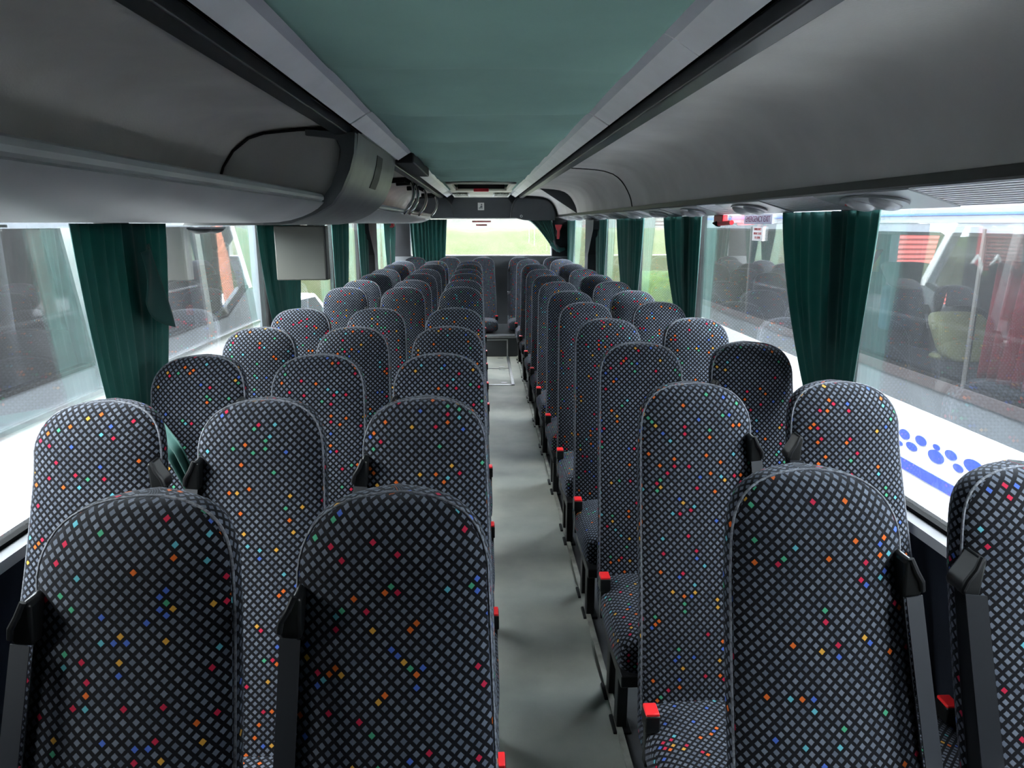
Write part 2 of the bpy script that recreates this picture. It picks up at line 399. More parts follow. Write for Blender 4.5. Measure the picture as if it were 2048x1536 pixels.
# ceiling with soft sagging creases
def ceil_fn(u, v):
    x = -.385 + .77*u; y = YF + (7.0-YF)*v
    z = 2.0 + .012*(1-(x/.385)**2)
    for yc, am in ((1.85, .004), (2.53, .007), (3.29, .008), (4.08, .010), (4.74, .010), (5.65, .010), (6.3, .008)):
        c = yc + .10*(x/.38)**2*(1 if yc < 4 else 1.6) + .03*math.sin(9*x+yc)
        d = y-c
        z -= 5.0*am*math.exp(-(d/.22)**2)*(1 if d < 0 else math.exp(-(d/.05)**2))*(1-(abs(x)/.385)**4)
    return (x, y, z)
struct(MB().grid(ceil_fn, 40, 300).build('ceiling', M['ceil'], smooth=True, angle=180, solid=.04, off=1), 'green fabric headlining with creases')

# silver strips either side of the ceiling
tn = 1
for sx in (-1, 1):
    segs = [(YF, 2.62), (2.64, 4.08), (5.3, 8.6), (8.62, 9.75)] if sx < 0 else [(YF, 1.56), (1.565, 2.62), (2.64, 6.4), (6.41, 8.6), (8.62, 9.75)]
    for (y0, y1) in segs:
        tn += 1
        mb = MB()
        P = [(sx*.372, 2.003), (sx*.398, 1.990), (sx*.452, 1.957), (sx*.455, 1.968), (sx*.402, 2.02), (sx*.372, 2.02)]
        mb.prism(P, 1, y0, y1)
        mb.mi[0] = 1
        struct(mb.build('trim_%d' % tn, [M['strip'], M['stripb']]), 'silver strip along the edge of the green ceiling')
    # black slot and dark bar outside the strip
    tn += 1
    mb = MB().prism([(sx*.44, 2.03), (sx*.52, 2.03), (sx*.52, 2.0), (sx*.44, 2.0)], 1, YF, YR)
    struct(mb.build('trim_%d' % tn, M['black']), 'black slot beside the silver strip')
    tn += 1
    mb = MB().prism([(sx*.500, 1.985), (sx*.503, 1.952), (sx*.548, 1.945), (sx*.556, 1.99), (sx*.53, 2.0)], 1, YF, 9.75)
    struct(mb.build('trim_%d' % tn, M['bar'], bevel=.004, smooth=True), 'dark bar along the top of the overhead lining')
cb = MB().box((-.47, 4.10, 1.945), (-.37, 5.28, 2.02)).build('ceiling_junction_box', M['black'], bevel=.008, smooth=True)
tag(cb, 'black box breaking the left silver ceiling strip', 'junction box')

# curved grey linings (coves)
COVE = [(.545, 1.983), (.62, 1.981), (.692, 1.977), (.76, 1.972), (.822, 1.963), (.88, 1.945), (.915, 1.923), (.942, 1.898), (.965, 1.868), (.983, 1.838), (.998, 1.808), (1.010, 1.775), (1.020, 1.727)]
for sx, nm in ((-1, 'left'), (1, 'right')):
    out = [(1.07, 1.727), (1.06, 1.80), (1.03, 1.88), (.98, 1.96), (.90, 2.02), (.545, 2.03)]
    if sx < 0:
        core = COVE[:-1] + [(1.02, 1.74), (1.03, 1.665)]; out = [(1.08, 1.665)] + out[1:]
    else: core = COVE
    mb = MB().prism([(sx*x, z) for x, z in core + out], 1, YF, YR)
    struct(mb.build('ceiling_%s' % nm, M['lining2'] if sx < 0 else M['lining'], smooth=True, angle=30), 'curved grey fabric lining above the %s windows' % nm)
# panel joints on the right lining
for y in (4.9,):
    path = [(x-.002, y, z-.002) for x, z in COVE]
    tn += 1
    struct(MB().tube(path, .0045, 6).build('trim_%d' % tn, M['black'], smooth=True), 'dark joint in the right-hand lining')
tn += 1
pl = [(x, z) for x, z in COVE[1:]] 
struct(MB().prism(pl, 1, 7.75, 7.78).build('trim_%d' % tn, M['rearpanel']), 'dark quarter-round divider on the right lining')

# right trim band and service panel
tn += 1
struct(MB().prism([(1.012, 1.731), (1.022, 1.731), (1.06, 1.72), (1.06, 1.70), (1.018, 1.703), (1.012, 1.708)], 1, YF, YR).build('trim_%d' % tn, M['bar']), 'dark band under the right-hand lining')
sp = empty('service_panel', (1.09, 4.5, 1.68))
tag(sp, 'long ribbed silver service panel above the right-hand windows', 'service panel')
PA, PB = Vector((1.022, 0, 1.703)), Vector((1.158, 0, 1.662))
def panel_prism(y0, y1, d=0., a=0., b=1.):
    p, q = PA.lerp(PB, a), PA.lerp(PB, b); nr = Vector((-.29, 0, -.957))*d
    return [(p.x+nr.x-1.09, p.z+nr.z-1.68), (q.x+nr.x-1.09, q.z+nr.z-1.68), (q.x+.02-1.09, q.z+.05-1.68), (p.x-1.09, p.z+.02-1.68)]
MB().prism(panel_prism(0, 0), 1, YF-4.5, YR-.05-4.5).build('ribbed_panel', M['panel'], sp)
VY_ = [1.98, 2.92, 3.70, 4.42, 5.15, 5.88, 6.60, 7.32, 8.05, 8.80]
for k, y in enumerate(VY_):
    MB().prism(panel_prism(0, 0, .004), 1, y-.26-4.5, y+.24-4.5).build('smooth_insert', M['panelsm'], sp, bevel=.002, smooth=True)
nrm = Vector((-.29, 0, -.957))
ordw = ['nearest', 'second', 'third', 'fourth', 'fifth', 'sixth', 'seventh', 'eighth', 'ninth', 'tenth']
def vent_unit(y, k, side=1):
    c = PA.lerp(PB, .45) + Vector((0, y, 0)) + nrm*.0052
    if side < 0: c = Vector((-1.05 if y < 2.9 and y > 2 else -1.09, y, 1.606 if 2 < y < 2.9 else 1.6175))
    n = nrm if side > 0 else Vector((0, 0, -1))
    v = empty('overhead_vent_unit', c)
    if side > 0: tag(v, 'twin lamp and air nozzle unit, %s along the right service panel' % ordw[k], 'air vent', 'overhead vent units on the right')
    else: tag(v, 'twin lamp and air nozzle unit, %s under the left rack' % ordw[k], 'air vent', 'overhead vent units under the left rack')
    MB().disc((0, 0, 0), n, .155 if side > 0 else .15, .052, .006, 32, up=(1, 0, 0)).build('base_plate', M['panelsm'], v, smooth=True, angle=50)
    for dy in (-.065, .065):
        b = MB().dome(Vector((0, dy, 0)) + n*.004, n, .044, .02, 22, 6).build('nozzle' if dy > 0 else 'lamp', M['panelsm'] if side > 0 else M['rackdark'], v, smooth=True, angle=180)
        MB().tube([Vector((0, dy, 0)) + n*.010 + Vector((-n.z*math.cos(a)*.036, math.sin(a)*.036, n.x*math.cos(a)*.036)) for a in [2*PI*i/20 for i in range(20)]], .003, 5, True).build('ring', M['chrome'], b, smooth=True)
    if side > 0: MB().disc(Vector((0, .135, 0)) + n*.006, n, .013, .007, .003, 16, up=(1, 0, 0)).build('call_button', M['red'], v)
for k, y in enumerate(VY_): vent_unit(y, k)
for k, y in enumerate((1.55, 2.82, 4.85)): vent_unit(y, k, -1)

# ------------------------------------------------------------------ left luggage rack
rk = empty('luggage_rack', (-.85, 4.2, 1.66))
tag(rk, 'long grey open luggage rack above the left-hand windows', 'luggage rack')
def rel(o, pts): return [tuple(a-b for a, b in zip(p, o.location)) for p in pts]
def prismrel(o, poly, y0, y1): return MB().prism([(x-o.location.x, z-o.location.z) for x, z in poly], 1, y0-o.location.y, y1-o.location.y)
RP = [(-1.19, 1.622), (-.86, 1.622), (-.78, 1.625), (-.735, 1.632), (-.69, 1.645), (-.655, 1.66), (-.628, 1.676), (-.610, 1.692), (-.604, 1.699), (-.612, 1.704), (-.603, 1.709), (-.602, 1.718), (-.608, 1.729), (-.622, 1.735), (-.64, 1.730), (-.652, 1.712), (-.665, 1.672), (-.69, 1.660), (-1.19, 1.660)]
# the lip is rounded off at its rear end
prismrel(rk, RP, YF, 2.84).build('shelf', M['rack'], rk, smooth=True, angle=28)
prismrel(rk, RP, 4.105, 9.0).build('shelf', M['rack'], rk, smooth=True, angle=28)
secs = []
for i in range(7):
    a = i/6*PI/2; s = math.cos(a)
    secs.append((9.0+.45*math.sin(a), [(-1.19+(x+1.19)*(.25+.75*s) if x > -1.1 else x, 1.665+(z-1.665)*(.35+.65*s)) for x, z in RP]))
mb = MB(); n = len(RP)
for y, P in secs:
    mb.v += [(x-rk.location.x, y-rk.location.y, z-rk.location.z) for x, z in P]
for i in range(6):
    for k in range(n): mb.face(i*n+k, i*n+(k+1) % n, (i+1)*n+(k+1) % n, (i+1)*n+k)
mb.face(*[6*n+k for k in range(n)])
mb.build('shelf_end', M['rack'], rk, smooth=True, angle=50)
for (ya, yb) in ((5.62, 6.5), (6.0, 6.98), (6.95, 7.95), (8.75, 9.3)):
    pass
for y in (5.75, 6.15, 7.05, 8.75):
    pts = [(-.56, y+.12, 1.945), (-.535, y+.06, 1.90), (-.527, y+.02, 1.85), (-.535, y, 1.80), (-.557, y-.02, 1.755), (-.585, y-.03, 1.72), (-.606, y-.03, 1.695)]
    h = MB().tube(rel(rk, [(-.68, y+.14, 1.955)] + pts), .013, 10).build('hoop_handle', M['chrome'], rk, smooth=True, angle=60)
    MB().tube(rel(rk, [(-.72, y+.14, 1.952), (-.60, y+.13, 1.958), (-.548, y+.11, 1.935)]), .022, 10).build('hoop_grip', M['plastic'], h, smooth=True, angle=60)

# closed cabinet that interrupts the rack
cbn = empty('overhead_cabinet', (-.75, 3.5, 1.80))
tag(cbn, 'brushed grey overhead cabinet with a dark slot, set into the left rack', 'cabinet')
BP = [(-1.17, 1.612), (-.80, 1.614), (-.735, 1.622), (-.667, 1.645), (-.62, 1.668), (-.585, 1.692), (-.56, 1.714), (-.535, 1.745), (-.518, 1.78), (-.500, 1.82), (-.483, 1.88), (-.474, 1.93), (-.47, 1.962), (-.56, 1.966), (-1.0, 1.80)]
prismrel(cbn, BP, 2.90, 4.10).build('body', M['box'], cbn, smooth=True, angle=28)
fr = [(-.84, 1.615), (-.735, 1.620), (-.64, 1.655), (-.577, 1.692), (-.535, 1.745), (-.50, 1.82), (-.482, 1.88), (-.474, 1.955), (-.66, 1.965), (-.66, 1.945), (-.555, 1.935), (-.535, 1.92), (-.53, 1.88), (-.548, 1.82), (-.575, 1.76), (-.61, 1.715), (-.66, 1.68), (-.74, 1.65), (-.84, 1.640)]
prismrel(cbn, fr, 2.845, 2.90).build('end_frame', M['rackdark'], cbn, smooth=True, angle=30)
ep = [(-.60, 1.72), (-.555, 1.80), (-.54, 1.90), (-.56, 1.955), (-.692, 1.968), (-.822, 1.955), (-.88, 1.937), (-.942, 1.890), (-.983, 1.832), (-1.008, 1.77), (-1.018, 1.66), (-.70, 1.66)]
prismrel(cbn, ep, 2.875, 2.90).build('end_panel', M['lining'], cbn)
MB().tube(rel(cbn, [(-.62, 2.87, 1.97), (-.692, 2.87, 1.966), (-.822, 2.87, 1.953), (-.88, 2.87, 1.935), (-.942, 2.87, 1.888), (-.983, 2.87, 1.83), (-1.006, 2.87, 1.77), (-1.016, 2.87, 1.67)]), .005, 6).build('gasket', M['black'], cbn, smooth=True)
MB().dome(rel(cbn, [(-.66, 2.85, 1.938)])[0], (0, -1, 0), .014, .012).build('bolt', M['black'], cbn, smooth=True)
sl = [(-.518, 1.78), (-.500, 1.82), (-.483, 1.88), (-.476, 1.925)]
sl = [(x+.003, z) for x, z in sl] + [(x-.01, z) for x, z in sl[::-1]]
prismrel(cbn, sl, 3.43, 3.61).build('slot', M['black'], cbn)
prismrel(cbn, [(-.50, 1.966), (-.462, 1.962), (-.462, 1.972), (-.50, 1.975)], 2.95, 4.10).build('top_rail', M['alu'], cbn)

# fold-down monitor below the rack
mo = empty('monitor', (-.865, 3.55, 1.479))
tag(mo, 'boxy grey monitor casing hanging below the left luggage rack', 'monitor')
MB().box((-.135, -.012, -.13), (.105, .0, .13)).build('front_cover', M['monitor'], mo, bevel=.006, smooth=True)
MB().box((-.135, .001, -.13), (.11, .06, .13)).build('casing', M['monitordark'], mo, bevel=.004, smooth=True)
MB().box((-.05, .015, .128), (.05, .05, .1328)).build('ceiling_mount', M['plastic'], mo)  # bracket added as a support between the casing and the cabinet above

# ------------------------------------------------------------------ rear wall and rear window
rw = MB()
def wallbox(a, b): rw.box((a[0], 9.80, a[1]), (b[0], 9.90, b[1]))
wallbox((-1.27, -.1), (1.27, 1.185)); wallbox((-1.27, 1.69), (1.27, 2.15))
struct(rw.build('wall_rear', M['rearpanel']), 'dark grey rear wall around the back window')
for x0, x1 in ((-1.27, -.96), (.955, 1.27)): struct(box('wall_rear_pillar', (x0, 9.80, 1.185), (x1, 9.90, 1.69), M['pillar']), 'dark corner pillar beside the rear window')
fr = MB()
fr.box((-.96, 9.79, 1.185), (.955, 9.91, 1.20)); fr.box((-.96, 9.79, 1.683), (.955, 9.91, 1.692)); fr.box((-.96, 9.79, 1.185), (-.945, 9.91, 1.69)); fr.box((.94, 9.79, 1.185), (.955, 9.91, 1.69))
rwin = struct(fr.build('window_11', M['alu']), 'wide rear window over the grass bank')
MB().box((-.945, 9.85, 1.2), (.94, 9.856, 1.683)).build('pane', M['glassrear'], rwin)
# moulded panel over the rear window, its rounded right lobe, seams
tn += 1
lobe = [(.38, 1.692), (.46, 1.692), (.56, 1.664), (.70, 1.655), (.985, 1.66), (.985, 1.76), (.95, 1.86), (.88, 1.92), (.76, 1.945), (.55, 1.955), (.46, 1.96), (.40, 1.85)]
struct(MB().prism(lobe, 1, 9.70, 9.795).build('trim_%d' % tn, M['rearpanel'], bevel=.01, smooth=True), 'rounded dark panel at the right of the rear window head')
tn += 1
lobe2 = [(-.36, 1.695), (-.5, 1.692), (-1.15, 1.67), (-1.15, 1.80), (-1.0, 1.90), (-.85, 1.945), (-.55, 1.96), (-.47, 1.955), (-.40, 1.86)]
struct(MB().prism(lobe2, 1, 9.70, 9.795).build('trim_%d' % tn, M['rearpanel'], bevel=.01, smooth=True), 'rounded dark panel at the left of the rear window head')
tn += 1
struct(MB().prism([(-.40, 1.692), (.42, 1.692), (.42, 1.87), (.36, 1.95), (0, 1.968), (-.36, 1.95), (-.40, 1.87)], 1, 9.76, 9.80).build('trim_%d' % tn, M['rearpanel'], bevel=.006, smooth=True), 'dark moulded panel over the rear window')
for nm, pts in (('a', [(-.365, 9.69, 1.70), (-.37, 9.69, 1.78), (-.40, 9.69, 1.87), (-.45, 9.69, 1.94)]), ('b', [(.395, 9.69, 1.70), (.40, 9.69, 1.78), (.43, 9.69, 1.87), (.48, 9.69, 1.945)])):
    tn += 1
    struct(MB().tube(pts, .006, 6).build('trim_%d' % tn, M['bar'], smooth=True), 'seam of the rear moulding')
lk = MB().disc((.53, 9.701, 1.715), (0, -1, 0), .018, .018, .008, 20).build('round_lock', M['alu'], smooth=True, angle=50)
MB().disc((.53, 9.693, 1.715), (0, -1, 0), .009, .009, .003, 16).build('keyhole', M['black'], lk)
tag(lk, 'small round silver lock on the dark panel by the rear window', 'lock')

# rear ceiling: hatch and loudspeaker panel
ceilr = MB().box((-.385, 6.99, 2.002), (.385, 7.02, 2.06)).box((-.385, 8.32, 2.002), (.385, 9.80, 2.06)).box((-.385, 7.0, 2.002), (-.31, 8.4, 2.06)).box((.31, 7.0, 2.002), (.385, 8.4, 2.06))
struct(ceilr.build('ceiling_rear', M['ceil']), 'ceiling around the roof hatch')
ht = empty('roof_hatch', (0, 7.66, 2.0)); tag(ht, 'roof escape hatch with white frame and red handle near the rear', 'roof hatch')
hf = MB()
hf.box((-.335, -.67, -.015), (.335, -.62, .02)); hf.box((-.335, .62, -.02), (.335, .67, .02)); hf.box((-.335, -.67, -.018), (-.285, .67, .02)); hf.box((.285, -.67, -.018), (.335, .67, .02))
hf.build('frame', M['cream'], ht, bevel=.006, smooth=True)
MB().box((-.30, -.63, .05), (.30, .63, .07)).build('cover', M['black'], ht)
MB().box((-.26, .52, -.005), (.26, .58, .05)).build('crossbar', M['plastic'], ht)
MB().box((-.085, .47, -.035), (.085, .56, .0)).build('handle', M['red'], ht, bevel=.008, smooth=True)
tn += 1
rp = MB().prism([(8.45, 1.998), (9.76, 1.955), (9.76, 1.97), (8.45, 2.004)], 0, -.36, .36)
struct(rp.build('trim_%d' % tn, M['cream']), 'pale panel behind the roof hatch')
for sx in (-1, 1):
    g = empty('speaker_grille', (sx*.25, 9.25, 1.968))
    tag(g, 'square loudspeaker grille %s of the pale panel behind the roof hatch' % ('left' if sx < 0 else 'right'), 'loudspeaker', 'rear loudspeaker grilles')
    MB().box((-.09, -.38, -.003), (.09, .42, .012)).build('mesh_panel', M['grille'], g)
    MB().box((-.105, -.40, -.008), (-.088, .44, .012)).box((.088, -.40, -.008), (.105, .44, .012)).build('frame', M['white'], g)

# seat belt sign
sg = empty('seat_belt_sign', (-.005, 9.752, 1.842)); tag(sg, 'small white seat belt notice on the dark panel over the rear window', 'sign')
MB().box((-.042, -.004, -.048), (.042, .008, .048)).build('plate', M['white'], sg)
gl = MB().disc((.008, -.004, .024), (0, -1, 0), .010, .010, .002, 16)
gl.prism([(-.005, .010), (.018, .010), (.020, -.018), (.010, -.018), (-.022, -.018), (-.026, -.024), (.024, -.024), (.024, -.03), (-.03, -.03), (-.03, -.018), (-.01, -.008)], 1, -.0055, -.004)
gl.build('figure', M['greybody'], sg)

# lettering strips on the rear glass (too blurred to read: bands with broken strokes)
for (zc, x0, x1, nm, hh) in ((1.646, -.127, .128, 'upper', .022), (1.60, -.074, .074, 'lower', .022)):
    st = empty('window_sticker', ((x0+x1)/2, 9.846, zc)); tag(st, '%s faded red lettering strip stuck to the rear window' % nm, 'sticker', 'rear window stickers')
    MB().box((x0-st.location.x, -.001, -hh/2), (x1-st.location.x, 0, hh/2)).build('film', mat('pale_film_'+nm, (.62, .45, .42), .6), st)
    mb = MB(); x = x0+.008
    while x < x1-.012:
        w = random.choice((.006, .008, .010)); mb.box((x-st.location.x, -.002, -hh*.34), (x+w-st.location.x, -.001, hh*.34)); x += w+.005
    mb.build('lettering', M['redtext'], st)

# ------------------------------------------------------------------ seats
def cross_u(pts):
    u = [0.]
    for a, b in zip(pts, pts[1:]): u.append(u[-1] + (Vector(a)-Vector(b)).length)
    return u
ZT, ZC, ZB = 1.190, 1.055, .355
def yfront(z): return -.345*(ZT-z) + .012*math.exp(-((z-.62)/.16)**2)*-1 - .010*math.exp(-((z-1.10)/.05)**2)
rows = []
for i in range(22): rows.append((ZB+(ZC-ZB)*i/21, None))
for i in range(1, 13): rows.append((None, PI/2*i/12))
def row(z, a):
    if a is None:
        w = .171 + (.147-.171)*((z-ZB)/(ZC-ZB)); return z, w, 0.
    n = 2.8; w = .147*max(math.cos(a), 0)**(2/n); w = max(w, .012)
    return ZC+(ZT-ZC)*math.sin(a)**(2/n), w, a/(PI/2)
SN = 14
def make_backrest():
    verts, UV, faces = [], [], []
    edgeL, edgeR = [], []; vlen = 0.; prevc = None; npr = 0; earc = 0.; pe = None; SUV = []
    for (zz, aa) in rows:
        z, w, k = row(zz, aa)
        yf = yfront(z); top = max(0., (k-.35)/.65); yf += .022*top**2.2
        T = .062 - .026*top**2
        fr = []
        for j in range(SN+1):
            s = -1 + 2*j/SN; b = .026*(1-abs(s)**2.6)*(1-.75*top)
            x = s*w; fr.append((x, yf-b, z))
        L = [fr[0]]; e = .010
        side_r = [(w*1.0+.006, yf+.012, z), (w+.007, yf+T*.5, z), (w-.002, yf+T-.01, z)]
        back = [(w*.80, yf+T, z), (w*.3, yf+T+.008, z), (0, yf+T+.010, z)]
        half = side_r + back
        ring = [(-x, y, zq) for x, y, zq in half[::-1]] + fr + half[:-1]
        # cumulative u from the front centre
        ext = ring + [ring[0]]
        c = len(half)+SN//2
        cu = cross_u(ext); u0 = cu[c]; U = [q-u0 for q in cu]
        cc = Vector((0, yf, z))
        if prevc is not None: vlen += (cc-prevc).length
        prevc = cc
        e = Vector(fr[-1])
        if pe is not None: earc += (e-pe).length
        pe = e
        sv = []
        for q in range(len(ext)):
            if q <= len(half): dd = cu[len(half)]-cu[q]; sv.append((-.2-dd, earc))
            elif q >= len(half)+SN: dd = cu[q]-cu[len(half)+SN]; sv.append((.2+dd, earc))
            else: sv.append((0, earc))
        SUV.append(sv)
        npr = len(ring); verts += ring; UV.append((U, vlen)); edgeL.append(fr[0]); edgeR.append(fr[-1])
    me = bpy.data.meshes.new('backrest'); uvs = []; NH = 6
    for i in range(len(rows)-1):
        for j in range(npr):
            j2 = (j+1) % npr
            faces.append((i*npr+j, i*npr+j2, (i+1)*npr+j2, (i+1)*npr+j))
            (U1, v1), (U2, v2) = UV[i], UV[i+1]
            # keep the lattice undistorted: x itself on the front
            if NH <= j < NH+SN: uvs += [(U1[j], v1), (U1[j+1], v1), (U2[j+1], v2), (U2[j], v2)]
            else: uvs += [SUV[i][j], SUV[i][j+1], SUV[i+1][j+1], SUV[i+1][j]]
    t = (len(rows)-1)*npr; faces.append(tuple(t+j for j in range(npr))); U, v = UV[-1]; uvs += [(U[j], v) for j in range(npr)]
    faces.append(tuple(range(npr))[::-1]); U, v = UV[0]; uvs += [(U[j], v) for j in range(npr)][::-1]
    me.from_pydata(verts, [], faces); l = me.uv_layers.new(name='UVMap')
    for d, q in zip(l.data, uvs): d.uv = q
    me.materials.append(M['fabric']); me.polygons.foreach_set('use_smooth', [True]*len(me.polygons)); me.update()
    path = [(x+.002, y+.002, z) for x, y, z in edgeL] 
    path = [(x-.003, y+.004, z) for x, y, z in edgeL] + [(x+.003, y+.004, z+.001) for x, y, z in edgeR[::-1]]
    pm = MB().tube(path, .0026, 6)
    return me, pm
def make_cushion():
    verts, faces, uvs = [], [], []
    nx, ny = 12, 14; X, Y0, Y1, Z0, Z1 = .184, -.70, -.245, .285, .415
    def sq(t, p=4.0): return (abs(math.cos(t))**(2/p))*(1 if math.cos(t) >= 0 else -1), (abs(math.sin(t))**(2/p))*(1 if math.sin(t) >= 0 else -1)
    n = 32; secs = []
    for i in range(ny+1):
        a = -PI/2 + PI*i/ny
        cy = math.sin(a); sy = (abs(cy)**(2/5))*(1 if cy >= 0 else -1); sc = max(math.cos(a), 0)**(2/5); sc = max(sc, .05)
        y = (Y0+Y1)/2 + (Y1-Y0)/2*sy
        ring = []
        for k in range(n):
            cx, cz = sq(2*PI*k/n + PI/2 + .0001); x = X*cx*(.86+.14*sc); z = (Z0+Z1)/2 + (Z1-Z0)/2*cz*(.35+.65*sc)
            if cz > .2: z += .016*(1-(x/X)**2)*(cz)*sc
            z += .030*((Y1-y)/(Y1-Y0))**2*(.5 if cz > 0 else .2)
            ring.append((x, y, z))
        secs.append(ring)
    me = bpy.data.meshes.new('cushion')
    for r in secs: verts += r
    for i in range(ny):
        for k in range(n): faces.append((i*n+(k+1) % n, i*n+k, (i+1)*n+k, (i+1)*n+(k+1) % n))
    faces.append(tuple(range(n))); faces.append(tuple(ny*n+k for k in range(n))[::-1])
    me.from_pydata(verts, [], faces); l = me.uv_layers.new(name='UVMap'); me.update()
    for p in me.polygons:
        nr = p.normal
        for li in p.loop_indices:
            x, y, z = me.vertices[me.loops[li].vertex_index].co
            if abs(nr.z) >= max(abs(nr.x), abs(nr.y))*.8: l.data[li].uv = (x, y-.01)
            elif abs(nr.x) > abs(nr.y): l.data[li].uv = (z*(1 if nr.x < 0 else -1), y)
            else: l.data[li].uv = (x, z)
    me.materials.append(M['fabric']); me.polygons.foreach_set('use_smooth', [True]*len(me.polygons))
    return me
def bend(pts):
    return pts
def mirror(p, s): return (p[0]*s, p[1], p[2])
def make_seat(side, legs=True):
    """side: x sign of the shoulder belt; the buckle stands on the other edge"""
    root = empty('coach_seat')
    bm, pm = make_backrest()
    bo = bpy.data.objects.new('backrest', bm); COL.objects.link(bo); bo.parent = root
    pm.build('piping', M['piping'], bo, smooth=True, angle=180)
    co_ = bpy.data.objects.new('cushion', make_cushion()); COL.objects.link(co_); co_.parent = root
    if legs:
        f = MB(); f.box((-.165, -.66, .235), (.165, -.30, .275)); f.build('seat_frame', M['steel'], root, bevel=.004, smooth=True)
        sx = -side
        for yy, w in ((-.53, .034), (-.36, .026)):
            l = MB().box((sx*.135-w/2, yy-.026, .012), (sx*.135+w/2, yy+.026, .24)); l.box((sx*.135-.03, yy-.045, 0), (sx*.135+.03, yy+.045, .012))
            l.build('leg', M['steel'], root, bevel=.004, smooth=True)
    # shoulder belt guide: a curved black bracket on the edge of the back
    g = MB(); zz = 1.035; y0 = yfront(zz)
    poly = [(.134, zz+.030), (.146, zz+.036), (.154, zz+.014), (.168, zz-.008), (.172, zz-.024), (.168, zz-.036), (.138, zz-.038)]
    g.prism([(x*side, z) for x, z in poly], 1, y0-.036, y0+.012)
    go = g.build('belt_guide', M['plastic'], root, bevel=.005, smooth=True)
    MB().tube([mirror(p, side) for p in ((.144, y0-.034, zz+.035), (.154, y0-.038, zz+.013), (.166, y0-.038, zz-.006), (.170, y0-.036, zz-.024))], .005, 8).build('guide_rim', M['steel'], go, smooth=True)
    # webbing: one run to the lap anchor, one back to the reel
    def ribbon(pts, w):
        mb = MB(); o = 0
        for (x, y, z, dx, dy) in pts:
            for t in (0, .0022): mb.v += [(x-dx*w/2, y-dy*w/2+t, z), (x+dx*w/2, y+dy*w/2+t, z)]
        for i in range(len(pts)-1):
            a, b = i*4, i*4+4
            for q in ((a, a+1, b+1, b), (a+3, a+2, b+2, b+3), (a+1, a+3, b+3, b+1), (a+2, a, b, b+2)): mb.face(*q)
        e = (len(pts)-1)*4; mb.face(0, 2, 3, 1); mb.face(e, e+1, e+3, e+2)
        return mb
    P1, P2 = [], []
    for i in range(9):
        t = i/8; z = 1.005-.55*t
        P1.append((side*(.152+.010*t), yfront(z)-.036-.008*math.sin(PI*t), z, side*.92, .22))
        P2.append((side*(.165+.010*t), yfront(z)-.016+.006*t, z, side*.30, .6))
    sb = ribbon(P1, .036).build('seat_belt', M['webbing'], root)
    zt_ = .735; MB().box((side*.157-.022, yfront(zt_)-.052, zt_-.022), (side*.157+.022, yfront(zt_)-.042, zt_+.022)).build('buckle_tongue', M['chrome'], sb, bevel=.004, smooth=True)
    ribbon(P2, .034).build('belt_return', M['webbing'], root)
    # buckle on its stalk
    bx = -side*.170
    bk = MB(); bk.box((bx-.014, -.375, .30), (bx+.014, -.345, .425)); bk.box((bx-.018, -.385, .405), (bx+.018, -.335, .452))
    bo2 = bk.build('buckle', M['plastic'], root, bevel=.004, smooth=True)
    MB().box((bx-.0165, -.382, .447), (bx+.0165, -.338, .4585)).build('release_button', M['redbutton'], bo2, bevel=.003, smooth=True)
    return root
def copy_tree(o, parent=None):
    c = o.copy(); COL.objects.link(c); c.parent = parent
    for ch in list(o.children): copy_tree(ch, c)
    return c
LEFTROWS = [1.078, 1.718, 2.34, 2.99, 3.68, 4.93, 5.57, 6.31, 6.94, 7.81, 8.46]
RIGHTROWS = [1.168, 1.875, 2.56, 3.25, 3.95, 4.65, 5.41, 6.13, 6.93, 7.85, 8.85]
RW = ['first', 'second', 'third', 'fourth', 'fifth', 'sixth', 'seventh', 'eighth', 'ninth', 'tenth', 'eleventh']
COLS = [('left', -.93, 1, 'black diamond-patterned coach seat beside the left windows, %s row from the foreground'),
        ('left', -.543, -1, 'black diamond-patterned coach seat in the middle of the left three, %s row from the foreground'),
        ('left', -.145, -1, 'black diamond-patterned coach seat along the left of the aisle, %s row from the foreground'),
        ('right', .577, 1, 'black diamond-patterned coach seat along the right of the aisle, %s row from the foreground'),
        ('right', .990, -1, 'black diamond-patterned coach seat beside the right windows, %s row from the foreground')]
protoA, protoB = make_seat(1), make_seat(-1)
used = set()
rs = random.Random(3)
for side, x, bs, lab in COLS:
    for i, y in enumerate(LEFTROWS if side == 'left' else RIGHTROWS):
        p = protoA if bs > 0 else protoB
        s = p if p.name not in used else copy_tree(p)
        used.add(p.name)
        s.location = (x + rs.uniform(-.0015, .0015), y, -.004 if side == 'right' else 0)
        tag(s, lab % RW[i], 'seat', 'rows of forward-facing coach seats')
# rear bench on its plinth
bench = MB().box((-1.19, 8.72, 0), (1.19, 9.79, .262)).build('rear_plinth', M['rearpanel'])
struct(bench, 'dark plinth under the back row of seats')
tn += 1
fr = MB()
fr.box((-.06, 8.705, .235), (.52, 8.722, .255)); fr.box((-.06, 8.708, .205), (.315, 8.722, .217)); fr.box((.30, 8.708, 0), (.315, 8.722, .217)); fr.box((-.06, 8.708, 0), (-.045, 8.722, .217))
struct(fr.build('trim_%d' % tn, M['alu']), 'silver edging on the plinth below the back row')
rearproto = None
for i, (x, lb) in enumerate(((-.88, 'patterned back-row seat in the left rear corner, under the hanging curtain'), (-.43, 'patterned back-row seat second from the left rear corner'),
                (.016, 'patterned back-row seat facing down the aisle, left of the gap'), (.51, 'patterned back-row seat just right of the gap behind the aisle'),
                (.965, 'patterned back-row seat in the right rear corner, below the red hammer'))):
    if rearproto is None: rearproto = make_seat(-1, legs=False); s = rearproto
    else: s = copy_tree(rearproto)
    s.location = (x, 9.55, -.005); tag(s, lb, 'seat', 'back row of coach seats')
